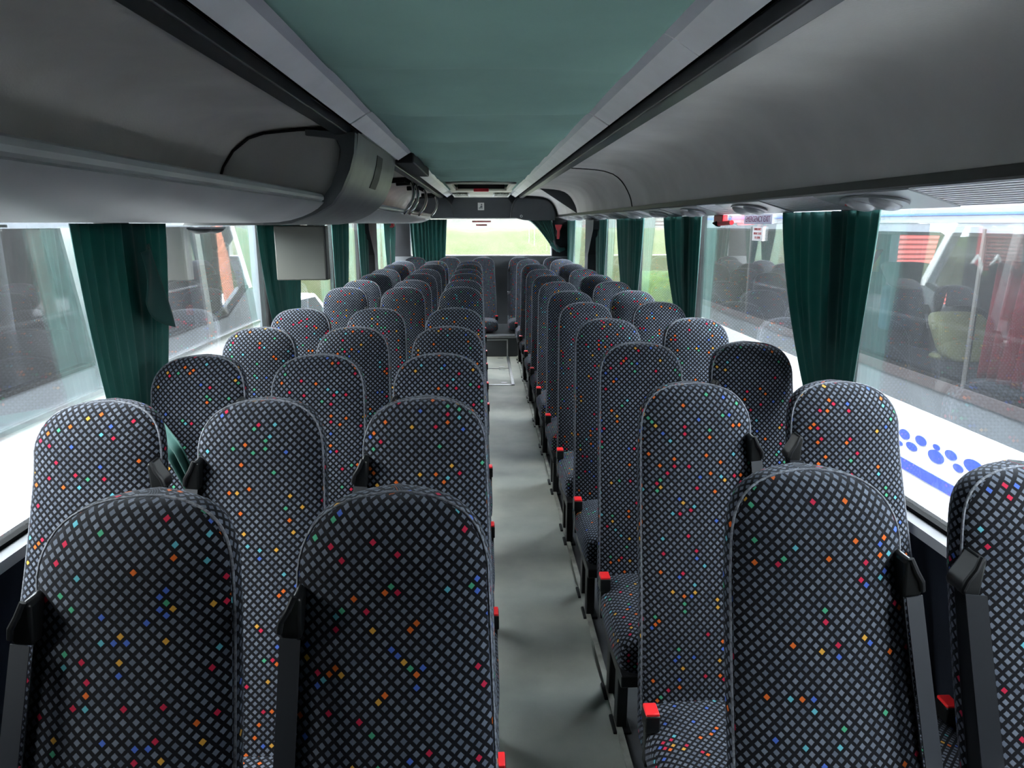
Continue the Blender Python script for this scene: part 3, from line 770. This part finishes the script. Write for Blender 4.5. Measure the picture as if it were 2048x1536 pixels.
tn += 1
fm = MB()
for a, b in (((.0, 7.10), (.325, 7.13)), ((.0, 7.955), (.30, 7.975)), ((.295, 7.10), (.325, 8.70))): fm.box((a[0], a[1], 0), (b[0], b[1], .006))
struct(fm.build('trim_%d' % tn, M['alu']), 'silver frame of the floor hatch at the end of the aisle')
for k, y in enumerate((7.22, 7.90, 8.05, 8.6)):
    h = MB().disc((.22, y, .0), (0, 0, 1), .035, .02, .004, 16, up=(0, 1, 0)).build('floor_hatch_latch', M['alu'], smooth=True, angle=50)
    tag(h, 'small recessed silver latch in the aisle floor hatch, %s from the foreground' % RW[k], 'latch', 'floor hatch latches')

# ------------------------------------------------------------------ curtains
def curtain(label, X, y0t, y1t, y0b, y1b, zt, zb, folds, amp, pinch=0., group='teal side-window curtains', ph=0., seed=0, lean=0., name='window_curtain', bulge=0.):
    rr = random.Random(seed); phs = [rr.uniform(-.5, .5) for _ in range(5)]
    s = 1 if X > 0 else -1
    def fn(u, v):
        k = v**1.6
        a = y0t+(y0b-y0t)*k; b = y1t+(y1b-y1t)*k
        mid = (a+b)/2; w = (b-a)*(1-pinch*v**3)
        uu = u + .02*math.sin(2*PI*u*2+phs[0]) + .012*math.sin(v*4+u*9+phs[1])
        y = mid + w*(uu-.5) + .012*math.sin(v*3.2+phs[2])*v
        fa = amp*(.55+.45*math.sin(u*11+phs[3])**2)*(1-.6*v)
        fa *= .8; fp = 2*PI*folds*(u**.82)+ph+.5*math.sin(v*2.4+phs[4])
        x = X + s*fa*(.72*math.sin(fp)+.42*math.sin(fp*.41+phs[0]*6)) - s*lean*v - s*bulge*math.sin(PI*v)
        return (x, y, zt+(zb-zt)*v)
    rx = Vector((X, (y0t+y1t)/2, zt))
    o = MB().grid(lambda u, v: tuple(Vector(fn(u, v))-rx), folds*10, 26).build(name, M['curtain'], smooth=True, angle=180, solid=.0025)
    o.location = rx
    tag(o, label, 'curtain', group)
    return o
c1 = curtain('wide teal curtain at the left windows beside the loose curtain flap', -1.155, 2.087, 2.708, 2.168, 2.60, 1.620, 0.985, 11, .024, .15, seed=1)
curtain('teal curtain gathered behind the hanging monitor', -1.155, 3.787, 4.632, 4.021, 4.5, 1.620, 0.9, 11, .026, .1, seed=2)
curtain('teal curtain between the monitor and the left body pillar, nearer of two', -1.155, 5.66, 6.362, 5.701, 6.128, 1.620, 0.86, 9, .026, .1, seed=3)
curtain('teal curtain against the near side of the left body pillar', -1.155, 6.841, 7.381, 6.973, 7.35, 1.620, 0.86, 8, .024, .1, seed=4)
curtain('pale sunlit teal curtain behind the left body pillar', -1.155, 8.704, 9.162, 8.908, 9.009, 1.620, 0.95, 6, .02, .3, seed=5)
curtain('sunlit teal curtain in the last left side window', -1.155, 9.213, 9.722, 9.366, 9.518, 1.620, 0.95, 6, .02, .3, seed=6)
curtain('wide teal curtain right of the EMERGENCY EXIT sign', 1.168, 2.099, 2.761, 2.13, 2.502, 1.660, 1.03, 10, .026, .15, seed=7)
curtain('teal curtain hanging beside the red hammer of the right windows', 1.168, 3.826, 4.57, 3.846, 4.188, 1.660, 1.03, 10, .025, .1, seed=8)
curtain('narrow teal curtain between the right body pillar and the hammer window', 1.168, 5.222, 6.204, 5.325, 5.946, 1.660, 1.03, 10, .025, .1, seed=9)
curtain('bright teal curtain against the near side of the right body pillar', 1.168, 6.773, 7.341, 6.845, 7.29, 1.660, 1.03, 7, .025, .1, seed=10)
curtain('lit teal curtain in the last right side window', 1.168, 9.047, 9.926, 9.203, 9.823, 1.660, 1.03, 8, .022, .25, seed=11)
# the loose flap and the knotted tail of the first left curtain
def flapfn(u, v):
    top = Vector((-1.083, 2.34, 1.53)).lerp(Vector((-1.085, 2.43, 1.555)), u); bot = Vector((-1.085, 2.335, 1.375)).lerp(Vector((-1.10, 2.545, 1.262)), u)
    p = top.lerp(bot, v); p.x += .012*math.sin(u*5+v*3); p.z -= .02*math.sin(PI*u)*v; return tuple(p-c1.location)
MB().grid(flapfn, 14, 14).build('loose_flap', M['curtain'], c1, smooth=True, angle=180, solid=.003)
def tailfn(u, v):
    P = [Vector((-1.13, 2.19, 1.02)), Vector((-1.04, 2.09, 1.03)), Vector((-.93, 1.965, 1.055)), Vector((-.84, 1.87, 1.02)), Vector((-.795, 1.86, .92)), Vector((-.745, 1.86, .78))]
    t = v*(len(P)-1); i = min(int(t), len(P)-2); p = P[i].lerp(P[i+1], t-i)
    w = .09-.02*v; s = (u-.5)
    p += Vector((.35*w*s*2, -.3*w*s, w*s*(1-v*.8))) + Vector((0, .010*math.sin(u*14+v*2), 0)); return tuple(p-c1.location)
MB().grid(tailfn, 20, 26).build('knotted_tail', M['curtain'], c1, smooth=True, angle=180, solid=.003)
tb = MB().tube([Vector(p)-c1.location for p in ((-1.18, 2.14, 1.0), (-1.135, 2.15, 1.005), (-1.12, 2.24, 1.0), (-1.128, 2.38, .99), (-1.175, 2.46, .99))], .012, 8).build('tie_band', M['curtain'], c1, smooth=True)

# rear window curtains (hang along X)
def rear_curtain(label, x0t, x1t, x0b, x1b, zt, zb, folds, amp, power, seed, Y=9.735):
    rr = random.Random(seed); p0 = rr.uniform(0, 6)
    def fn(u, v):
        k = v**power; a = x0t+(x0b-x0t)*k; b = x1t+(x1b-x1t)*k
        z = zt+(zb-zt)*v
        return (a+(b-a)*(u+.02*math.sin(9*u+p0)), Y+amp*math.sin(2*PI*folds*u+p0+.4*math.sin(3*v))*(1-.3*v), z - (.06*u*v if power != 1 else 0))
    c = Vector(((x0t+x1t)/2, Y, zt))
    o = MB().grid(lambda u, v: tuple(Vector(fn(u, v))-c), folds*10, 24).build('rear_window_curtain', M['curtain'], smooth=True, angle=180, solid=.0025)
    o.location = c; return tag(o, label, 'curtain', 'rear window curtains')
rear_curtain('long teal curtain hanging straight at the left of the rear window', -.95, -.47, -.92, -.50, 1.672, 1.12, 9, .022, 1, 2)
rc = rear_curtain('teal curtain tied back at the right of the rear window', .62, .94, .95, 1.02, 1.66, 1.30, 8, .02, .75, 3)
MB().tube([Vector(p)-rc.location for p in ((.93, 9.70, 1.36), (.99, 9.695, 1.31), (1.05, 9.70, 1.27), (1.12, 9.73, 1.285))], [.03, .04, .034, .02], 10).build('tail', M['curtain'], rc, smooth=True)
MB().tube([Vector(p)-rc.location for p in ((.965, 9.665, 1.40), (.985, 9.655, 1.345), (1.02, 9.665, 1.29))], .012, 8).build('tie_band', M['rearpanel'], rc, smooth=True)

# ------------------------------------------------------------------ hammers and signs
def hammer(loc, label, rz=0.):
    h = empty('emergency_hammer', loc, rz); tag(h, label, 'hammer', 'red emergency hammers')
    MB().box((-.014, -.045, -.01), (.016, .085, .028)).build('wall_mount', M['red'], h, bevel=.005, smooth=True)
    a = MB().tube([(-.004, -.15, -.008), (-.004, .0, -.012), (-.004, .03, -.012)], .011, 10).build('handle', M['red'], h, smooth=True, angle=60)
    MB().tube([(-.004, .03, -.012), (-.004, .06, -.012), (-.004, .12, -.010)], [.016, .014, .004], 10).build('hammer_head', M['rubber'], h, smooth=True, angle=60)
    return h
hammer((1.166, 3.49, 1.632), 'red emergency hammer next to the EMERGENCY EXIT sign')
hammer((-1.10, 9.05, 1.592), 'red emergency hammer at the top of the last left window')
hh = empty('emergency_hammer', (1.035, 9.785, 1.52)); tag(hh, 'red upright emergency hammer on the right rear corner panel', 'hammer', 'red emergency hammers')
MB().prism([(-.045, .085), (.05, .085), (.045, .05), (.018, .0), (.02, -.06), (.012, -.105), (-.018, -.105), (-.02, -.06), (-.016, .0), (-.04, .05)], 1, -.035, -.012).build('handle', M['red'], hh, bevel=.006, smooth=True)
MB().box((-.03, -.012, -.07), (.03, .015, .06)).build('wall_mount', M['plastic'], hh)

sgn = empty('emergency_exit_sign', (1.2095, 3.142, 1.638)); tag(sgn, 'grey EMERGENCY EXIT sticker high on the right window', 'sign')
MB().box((-.003, -.160, -.020), (.002, .160, .020)).build('plate', M['greyfilm'], sgn)
text('lettering', 'EMERGENCY EXIT', (1.2061, 3.142, 1.638), .036, M['purple'], 'left', sgn, .98)
st2 = empty('break_glass_sticker', (1.2095, 3.128, 1.578)); tag(st2, 'small white sticker with red print below the EMERGENCY EXIT sign', 'sticker')
MB().box((-.003, -.060, -.032), (.002, .060, .028)).build('plate', M['whitefilm'], st2)
for ln, zz in (('EMERGENCY', 1.595), ('BREAK GLASS', 1.577), ('TO OPEN', 1.559)): text('lettering', ln, (1.2061, 3.128, zz), .0145, M['redtext'], 'left', st2, 1.)
for (nm, x, y, z, w) in (('red strip sticker low on the first left window', -1.209, 1.52, 1.08, .07),):
    s = empty('window_strip_sticker', (x, y, z)); tag(s, nm, 'sticker')
    d = 1 if x < 0 else -1
    MB().box((min(0, d*.002), -w, -.011), (max(0, d*.002), w, .011)).build('film', M['redtext'] if x < 0 else M['palered'], s)

# ------------------------------------------------------------------ outside
GZ = -1.1
struct(box('ground', (-40, -30, GZ-.2), (40, 60, GZ), M['concrete']), 'pale concrete yard')

def coach(name, label, sx, yc):  # both coaches and what they hold: from image pixels, scaled up about the camera
    c = empty(name, (sx*2.498, yc, GZ)); tag(c, label, 'coach')
    ox, oy, oz = c.location
    def bx(nm, x0, ya, za, x1, yb, zb, m, par=c):
        lo = (min(sx*x0, sx*x1)-ox, ya-oy, za-oz); hi = (max(sx*x0, sx*x1)-ox, yb-oy, zb-oz)
        return MB().box(lo, hi).build(nm, m, par)
    return c, bx
# --- white coach alongside on the right
c, bx = coach('parked_coach', 'white coach with blue dots and stripe parked alongside on the right', 1, 2.5)
ox, oy, oz = c.location
plan = [(2.498, -4), *[(2.498+.7-.7*math.cos(PI/2*i/8), 9.045+.7*math.sin(PI/2*i/8)) for i in range(9)], (4.8, 9.045+.7), (4.8, -4)]
def planprism(nm, z0, z1, m, ins=0.):
    pl = [(x-ox+(ins if x < 3.5 else -ins), y-oy) for x, y in plan]
    return MB().prism(pl, 2, z0-oz, z1-oz).build(nm, m, c, smooth=True, angle=30)
planprism('lower_body', -.85, 0.580, M['whitebody'])
planprism('waist_band', 0.583, 0.722, M['greybody'], .004)
planprism('waist_rail', 0.724, 0.783, M['brown'], -.006)
planprism('window_seal', 0.784, 0.803, M['rubber'], 0)
planprism('cantrail', 1.573, 1.714, M['silverpaint'])
planprism('roof_seal', 1.555, 1.571, M['rubber'], 0)
bx('cantrail_stripe', 2.492, -4, 1.623, 2.499, 9.045, 1.639, M['greybody']); bx('cantrail_stripe', 2.492, -4, 1.663, 2.499, 9.045, 1.674, M['bluedecal'])
bx('stripe', 2.492, 1.5, 0.196, 2.498, 8.775, 0.259, M['bluedecal'])
DOTS = [(3.942, 0.401, 0.078, 0.034), (3.783, 0.410, 0.078, 0.032), (3.642, 0.417, 0.045, 0.018), (3.517, 0.412, 0.074, 0.030), (3.860, 0.351, 0.081, 0.027), (3.636, 0.364, 0.105, 0.041), (3.448, 0.364, 0.061, 0.024), (3.335, 0.410, 0.115, 0.041), (3.976, 0.335, 0.041, 0.016), (3.281, 0.364, 0.047, 0.019), (4.131, 0.378, 0.095, 0.038), (4.320, 0.405, 0.068, 0.027), (4.280, 0.344, 0.054, 0.022), (3.146, 0.378, 0.068, 0.027)]
for (y, z, ry, rz) in DOTS: MB().disc((2.498-ox, y-oy, z-oz), (-1, 0, 0), ry*.66, rz*.85, .005, 28).build('dot', M['bluedecal'], c)
for (ya, yb) in ((-4, 3.494), (3.513, 6.615), (6.634, 9.045)):
    bx('window_pane', 2.502, ya, 0.801, 2.507, yb, 1.559, M['darkglass'])
bx('pane_joint', 2.491, 3.494, 0.783, 2.511, 3.513, 1.593, M['joint']); bx('pane_joint', 2.491, 6.615, 0.783, 2.511, 6.634, 1.593, M['joint'])
bx('cabin_floor', 2.54, -4, .804, 4.65, 8.9, .815, M['interior']); bx('far_side', 4.65, -4, -.06, 4.75, 6.95, 1.559, M['interior']); bx('far_side', 4.65, 6.95, -.06, 4.75, 8.05, .70, M['interior']); bx('far_side', 4.65, 8.05, -.06, 4.75, 9.315, 1.559, M['interior'])
bx('cabin_front', 2.565, -4, -.06, 4.6, -3.9, 1.559, M['interior']); bx('cabin_tail', 2.633, 9.045, -.06, 4.6, 9.126, 1.559, M['interior'])
bx('inner_cantrail', 2.538, -4, 1.444, 2.592, 3.82, 1.558, M['joint'])
MB().prism([(4.347-oy, 1.558-oz), (4.455-oy, 1.558-oz), (4.671-oy, 0.810-oz), (4.536-oy, 0.810-oz)], 0, 2.889-ox, 2.970-ox).build('slanted_pillar', M['midgrey'], c)
# things inside it, seen through its glass
def far_seat(x, y, z, w, h, m, label, m2=None):
    s = empty('passenger_seat', (x, y, z)); tag(s, label, 'seat')
    def fn(u, v):
        a = 2*PI*u; b = -PI/2+PI*v
        ce = lambda t, p: (abs(math.cos(t))**p)*(1 if math.cos(t) >= 0 else -1); se = lambda t, p: (abs(math.sin(t))**p)*(1 if math.sin(t) >= 0 else -1)
        return (w*ce(b, .4)*ce(a, .4), .07*ce(b, .4)*se(a, .4)+.10*se(b, .4), h*se(b, .4))
    MB().grid(fn, 32, 18).build('headrest', m, s, smooth=True, angle=180)
    MB().box((-w, -.05, .818-z), (w, .06, -h*.8)).build('back', m2 or m, s, bevel=.03, smooth=True)
far_seat(3.267, 5.333, 1.235, .19, .095, M['greyseat'], 'grey headrest seat inside the parked coach, in front of the red container', M['bluecloth'])
far_seat(2.889, 4.117, 0.958, .165, .135, M['olive'], 'olive seat back inside the parked coach', M['olive'])
far_seat(3.105, 6.413, 1.228, .19, .095, M['greyseat'], 'pale headrest seat inside the parked coach, behind our curtain', M['bluecloth'])
far_seat(2.835, 2.633, .95, .15, .10, M['olive'], 'second olive seat nearer the camera inside the parked coach', M['olive'])
ct = empty('shipping_container', (7.2, 12.4, GZ)); tag(ct, 'bright red ribbed container standing beyond the parked coach', 'container')
MB().box((-1.2, -1.35, .15), (1.2, 3.0, 3.1)).build('ribbed_walls', M['redblind'], ct)
for (x, y) in ((-1.2, -1.35), (1.1, -1.35), (-1.2, 2.9), (1.1, 2.9)): MB().box((x-.01, y-.01, 0), (x+.11, y+.11, 3.15)).build('corner_post', M['red'], ct)
cv = empty('chevron_board', (3.105, 5.778, 1.323)); tag(cv, 'yellow board with maroon chevron inside the parked coach', 'board')
MB().box((-.16, 0, -.09), (.16, .012, .09)).build('board', M['yellow'], cv)
for k in (-1, 0): MB().prism([(k*.17-.02, .09), (k*.17+.03, .09), (k*.17+.08, .0), (k*.17+.13, .09), (k*.17+.18, .09), (k*.17+.08, -.08)], 1, -.003, 0).build('chevron', M['maroon'], cv)
nt_ = empty('warning_notice', (2.916, 5.468, 1.458)); tag(nt_, 'pale notice with a warning triangle inside the parked coach', 'notice')
MB().box((-.05, 0, -.075), (.05, .003, .075)).build('sheet', M['white'], nt_)
MB().tube([(-.027, -.002, .014), (.027, -.002, .014), (0, -.002, .06)], .003, 5, True).build('triangle', M['greybody'], nt_)
def rcf(u, v):
    return (.03*math.sin(2*PI*5*u)-.05, -.16+.48*u*(1-.25*v)+(.16*v if u > .5 else .13*v), -.73*v)
rcu = MB().grid(rcf, 50, 16).build('red_window_curtain', M['redcurtain'], smooth=True, angle=180, solid=.003); rcu.location = (2.700, 3.240, 1.549)
tag(rcu, 'dark red curtain inside the parked coach at the right edge', 'curtain')

# --- white coach alongside on the left
c2, bx = coach('parked_coach', 'white coach with dark windows and grey posts parked alongside on the left', -1, 2.0)
ox, oy, oz = c2.location
def side(poly, x0, x1, nm, m): return MB().prism([(y-oy, z-oz) for y, z in poly], 0, min(-x0, -x1)-ox, max(-x0, -x1)-ox).build(nm, m, c2)
side([(-4, -.85), (7.965, -.85), (8.168, .0), (8.100, 0.378), (8.033, 0.540), (-4, 0.540)], 2.498, 4.9, 'lower_body', M['whitebody'])
side([(-4, 0.543), (8.033, 0.543), (8.005, 0.570), (-4, 0.570)], 2.481, 4.9, 'waist_rail', M['alu'])
side([(-4, 0.571), (8.005, 0.571), (7.911, 0.918), (7.763, 0.958), (7.074, 0.726), (-4, 0.726)], 2.506, 2.633, 'waist_band', M['greybody'])
side([(-4, 0.728), (7.074, 0.728), (7.776, 0.958), (7.763, 0.985), (7.061, 0.749), (-4, 0.749)], 2.498, 2.565, 'window_seal', M['rubber'])
side([(-4, 1.593), (7.358, 1.593), (7.223, 1.80), (-4, 1.80)], 2.498, 4.9, 'roof', M['silverpaint'])
side([(7.358, 1.593), (7.452, 1.593), (7.871, 0.945), (7.763, 0.945)], 2.495, 2.606, 'end_pillar', M['whitebody'])
side([(4.401, 1.593), (4.536, 1.593), (4.819, 0.553), (4.644, 0.553)], 2.487, 2.606, 'post', M['alu'])
side([(6.399, 1.593), (6.507, 1.593), (6.669, 0.594), (6.548, 0.594)], 2.487, 2.606, 'post', M['alu'])
for poly in ([(-4, 0.752), (4.644, 0.752), (4.428, 1.590), (-4, 1.590)], [(4.779, 0.752), (6.534, 0.752), (6.413, 1.590), (4.550, 1.590)], [(6.655, 0.752), (7.047, 0.752), (7.749, 0.965), (7.371, 1.590), (6.521, 1.590)]):
    side(poly, 2.507, 2.512, 'window_pane', M['darkglass'])
bx('far_side', 4.75, -4, -.06, 4.85, 7.830, 1.593, M['interior'])
bx('cabin_front', 2.633, -4, -.06, 4.7, -3.9, 1.593, M['interior']); bx('cabin_tail', 2.646, 7.3, .55, 4.7, 7.36, 1.59, M['interior'])
side([(5.468, 1.566), (5.603, 1.566), (6.278, 0.756), (6.075, 0.756)], 2.768, 2.835, 'inner_rail', M['greybody'])
bx('tail_lamp', 2.700, 6.750, 0.783, 2.768, 6.912, 0.864, M['red'])

# posts behind that coach
p = MB().box((-.06, -.06, 0), (.06, .06, 3.2)).build('post', M['orange']); p.location = (-3.55, 10.5, GZ); p.rotation_euler = (0, R(-4), 0)
p.name = 'terracotta_post'; tag(p, 'terracotta brick-coloured post beyond the left coach', 'post')
p = MB().box((-.07, -.07, 0), (.07, .07, 3.0)).build('grey_post', M['greybody']); p.location = (-3.2, 10.4, GZ); tag(p, 'grey metal post beside the terracotta post', 'post')

# white car and blue car seen past the monitor
def car(name, loc, rz, m, label):
    c = empty(name, loc, rz); tag(c, label, 'car')
    prof = [(-2.0, .25), (-2.05, .55), (-1.95, .75), (-1.1, .92), (-.45, 1.42), (.9, 1.44), (1.55, .98), (2.0, .9), (2.05, .3)]
    MB().prism(prof, 1, -.85, .85).build('body', m, c, bevel=.06, smooth=True)
    MB().prism([(-1.0, .93), (-.42, 1.36), (-.36, 1.36), (-.9, .93)], 1, -.76, .76).build('windscreen', M['carglass'], c)
    for s in (-1, 1):
        MB().prism([(-.88, .93), (-.38, 1.36), (.85, 1.37), (1.35, .96)], 1, s*.852-.004, s*.852+.004).build('side_window', M['carglass'], c)
        for x in (-1.3, 1.3): MB().disc((x, s*.72, .32), (0, s, 0), .32, .32, .16, 24).build('wheel', M['tyre'], c, smooth=True, angle=50)
    return c
car('white_car', (-4.2, 13.0, GZ), R(75), M['carpaint'], 'white car beyond the left coach, below the monitor')
car('blue_car', (-8.6, 16.6, GZ), R(10), M['bluecar'], 'small blue car far behind the white car')

# toy playhouse by the hedge
ph_ = empty('playhouse', (-3.25, 18, GZ)); tag(ph_, 'red, yellow and green playhouse in front of the hedge', 'playhouse')
MB().box((-.45, -.4, 0), (.55, .4, 1.45)).build('walls', M['playgreen'], ph_); MB().box((-.62, -.42, 0), (-.45, .42, 1.6)).build('end_panel', M['yellow'], ph_)
MB().prism([(-.55, 1.42), (.7, 1.42), (.5, 1.60), (-.4, 1.68)], 1, -.5, .5).build('roof', M['playred'], ph_)

# hedge, grass bank, pale building
def lumpy(label, name, x0, x1, y0, y1, ztop, m, seed, cat='hedge'):
    rr = random.Random(seed); cx, cy = (x0+x1)/2, (y0+y1)/2
    def fn(u, v):
        x = x0+(x1-x0)*u; a = PI*v
        h = ztop-GZ; n = .10*math.sin(x*3.1+v*9)+.06*math.sin(x*7.3+1+v*17)+rr.uniform(-.05, .05)
        return (x-cx, (y0+y1)/2-cy-math.cos(a)*(y1-y0)/2*(1+.3*n), (h*(max(math.sin(a), 0)**.35))*(1+.12*n))
    o = MB().grid(fn, 90, 26).build(name, m, smooth=True, angle=180); o.location = (cx, cy, GZ); return tag(o, label, cat)
lumpy('bright clipped hedge beyond the left windows', 'hedge', -14, -1.7, 20.5, 22.0, 1.25, M['hedge'], 3)
lumpy('dark low shrubs beyond the right windows', 'shrub_border', 2.6, 5.75, 12.2, 13.6, .75, M['hedge'], 5, 'shrubs')
def bankfn(u, v):
    x = -9+24*u; t = v; y = 12.8+9*t + .002*x*x
    z = GZ + 2.55*min(1, (t*1.9))**.8 + .04*math.sin(x*2.3+t*20)+.03*math.sin(x*5.1)
    return (x, y, z if v > 0 else GZ-.1)
struct(MB().grid(bankfn, 80, 40).build('hill', M['grassbank'], smooth=True, angle=180, solid=.2), 'sunlit grass bank behind the coach')
b = MB().box((-16, 30, GZ), (22, 31, 4.2)).build('wall_exterior', M['render']); struct(b, 'pale wall far behind the grass bank')
wb = empty('white_barrier', (3.55, 12.0, -.2)); tag(wb, 'white looped barrier rail by the grass bank', 'barrier')
for x in (0, .35): MB().tube([(x, 0, -.9), (x, 0, 1.15), (x+.08, 0, 1.28), (x+.16, 0, 1.15), (x+.16, 0, .8)], .03, 8).build('hoop', M['whitebody'], wb, smooth=True)

# ------------------------------------------------------------------ light
w = bpy.data.worlds.new('sky'); scene.world = w; w.use_nodes = True
N, L = w.node_tree.nodes, w.node_tree.links; N.clear()
wo = N.new('ShaderNodeOutputWorld'); bg = N.new('ShaderNodeBackground'); L.new(bg.outputs[0], wo.inputs[0])
tc = N.new('ShaderNodeTexCoord'); nz = N.new('ShaderNodeTexNoise'); nz.inputs['Scale'].default_value = 3; L.new(tc.outputs['Generated'], nz.inputs['Vector'])
cr = N.new('ShaderNodeValToRGB'); cr.color_ramp.elements[0].color = (.80, .90, 1.0, 1); cr.color_ramp.elements[1].color = (1, 1, 1, 1); cr.color_ramp.elements[0].position = .35; cr.color_ramp.elements[1].position = .6
L.new(nz.outputs[0], cr.inputs[0]); L.new(cr.outputs[0], bg.inputs[0]); bg.inputs[1].default_value = 1.0
sun = bpy.data.lights.new('sun', 'SUN'); so = bpy.data.objects.new('sun', sun); COL.objects.link(so)
sun.energy = .3; sun.angle = R(35); sun.color = (1, .95, .86)
d = Vector((.85, .22, -.62)).normalized(); so.rotation_euler = d.to_track_quat('-Z', 'Y').to_euler()

vs = scene.view_settings; vs.view_transform = 'Standard'; vs.look = 'None'; vs.gamma = 1; vs.use_curve_mapping = False
vs.exposure = 5.0
scene.cycles.max_bounces = 14; scene.cycles.diffuse_bounces = 7; scene.cycles.transparent_max_bounces = 24
scene.cycles.use_denoising = True
scene.cycles.sample_clamp_indirect = 8
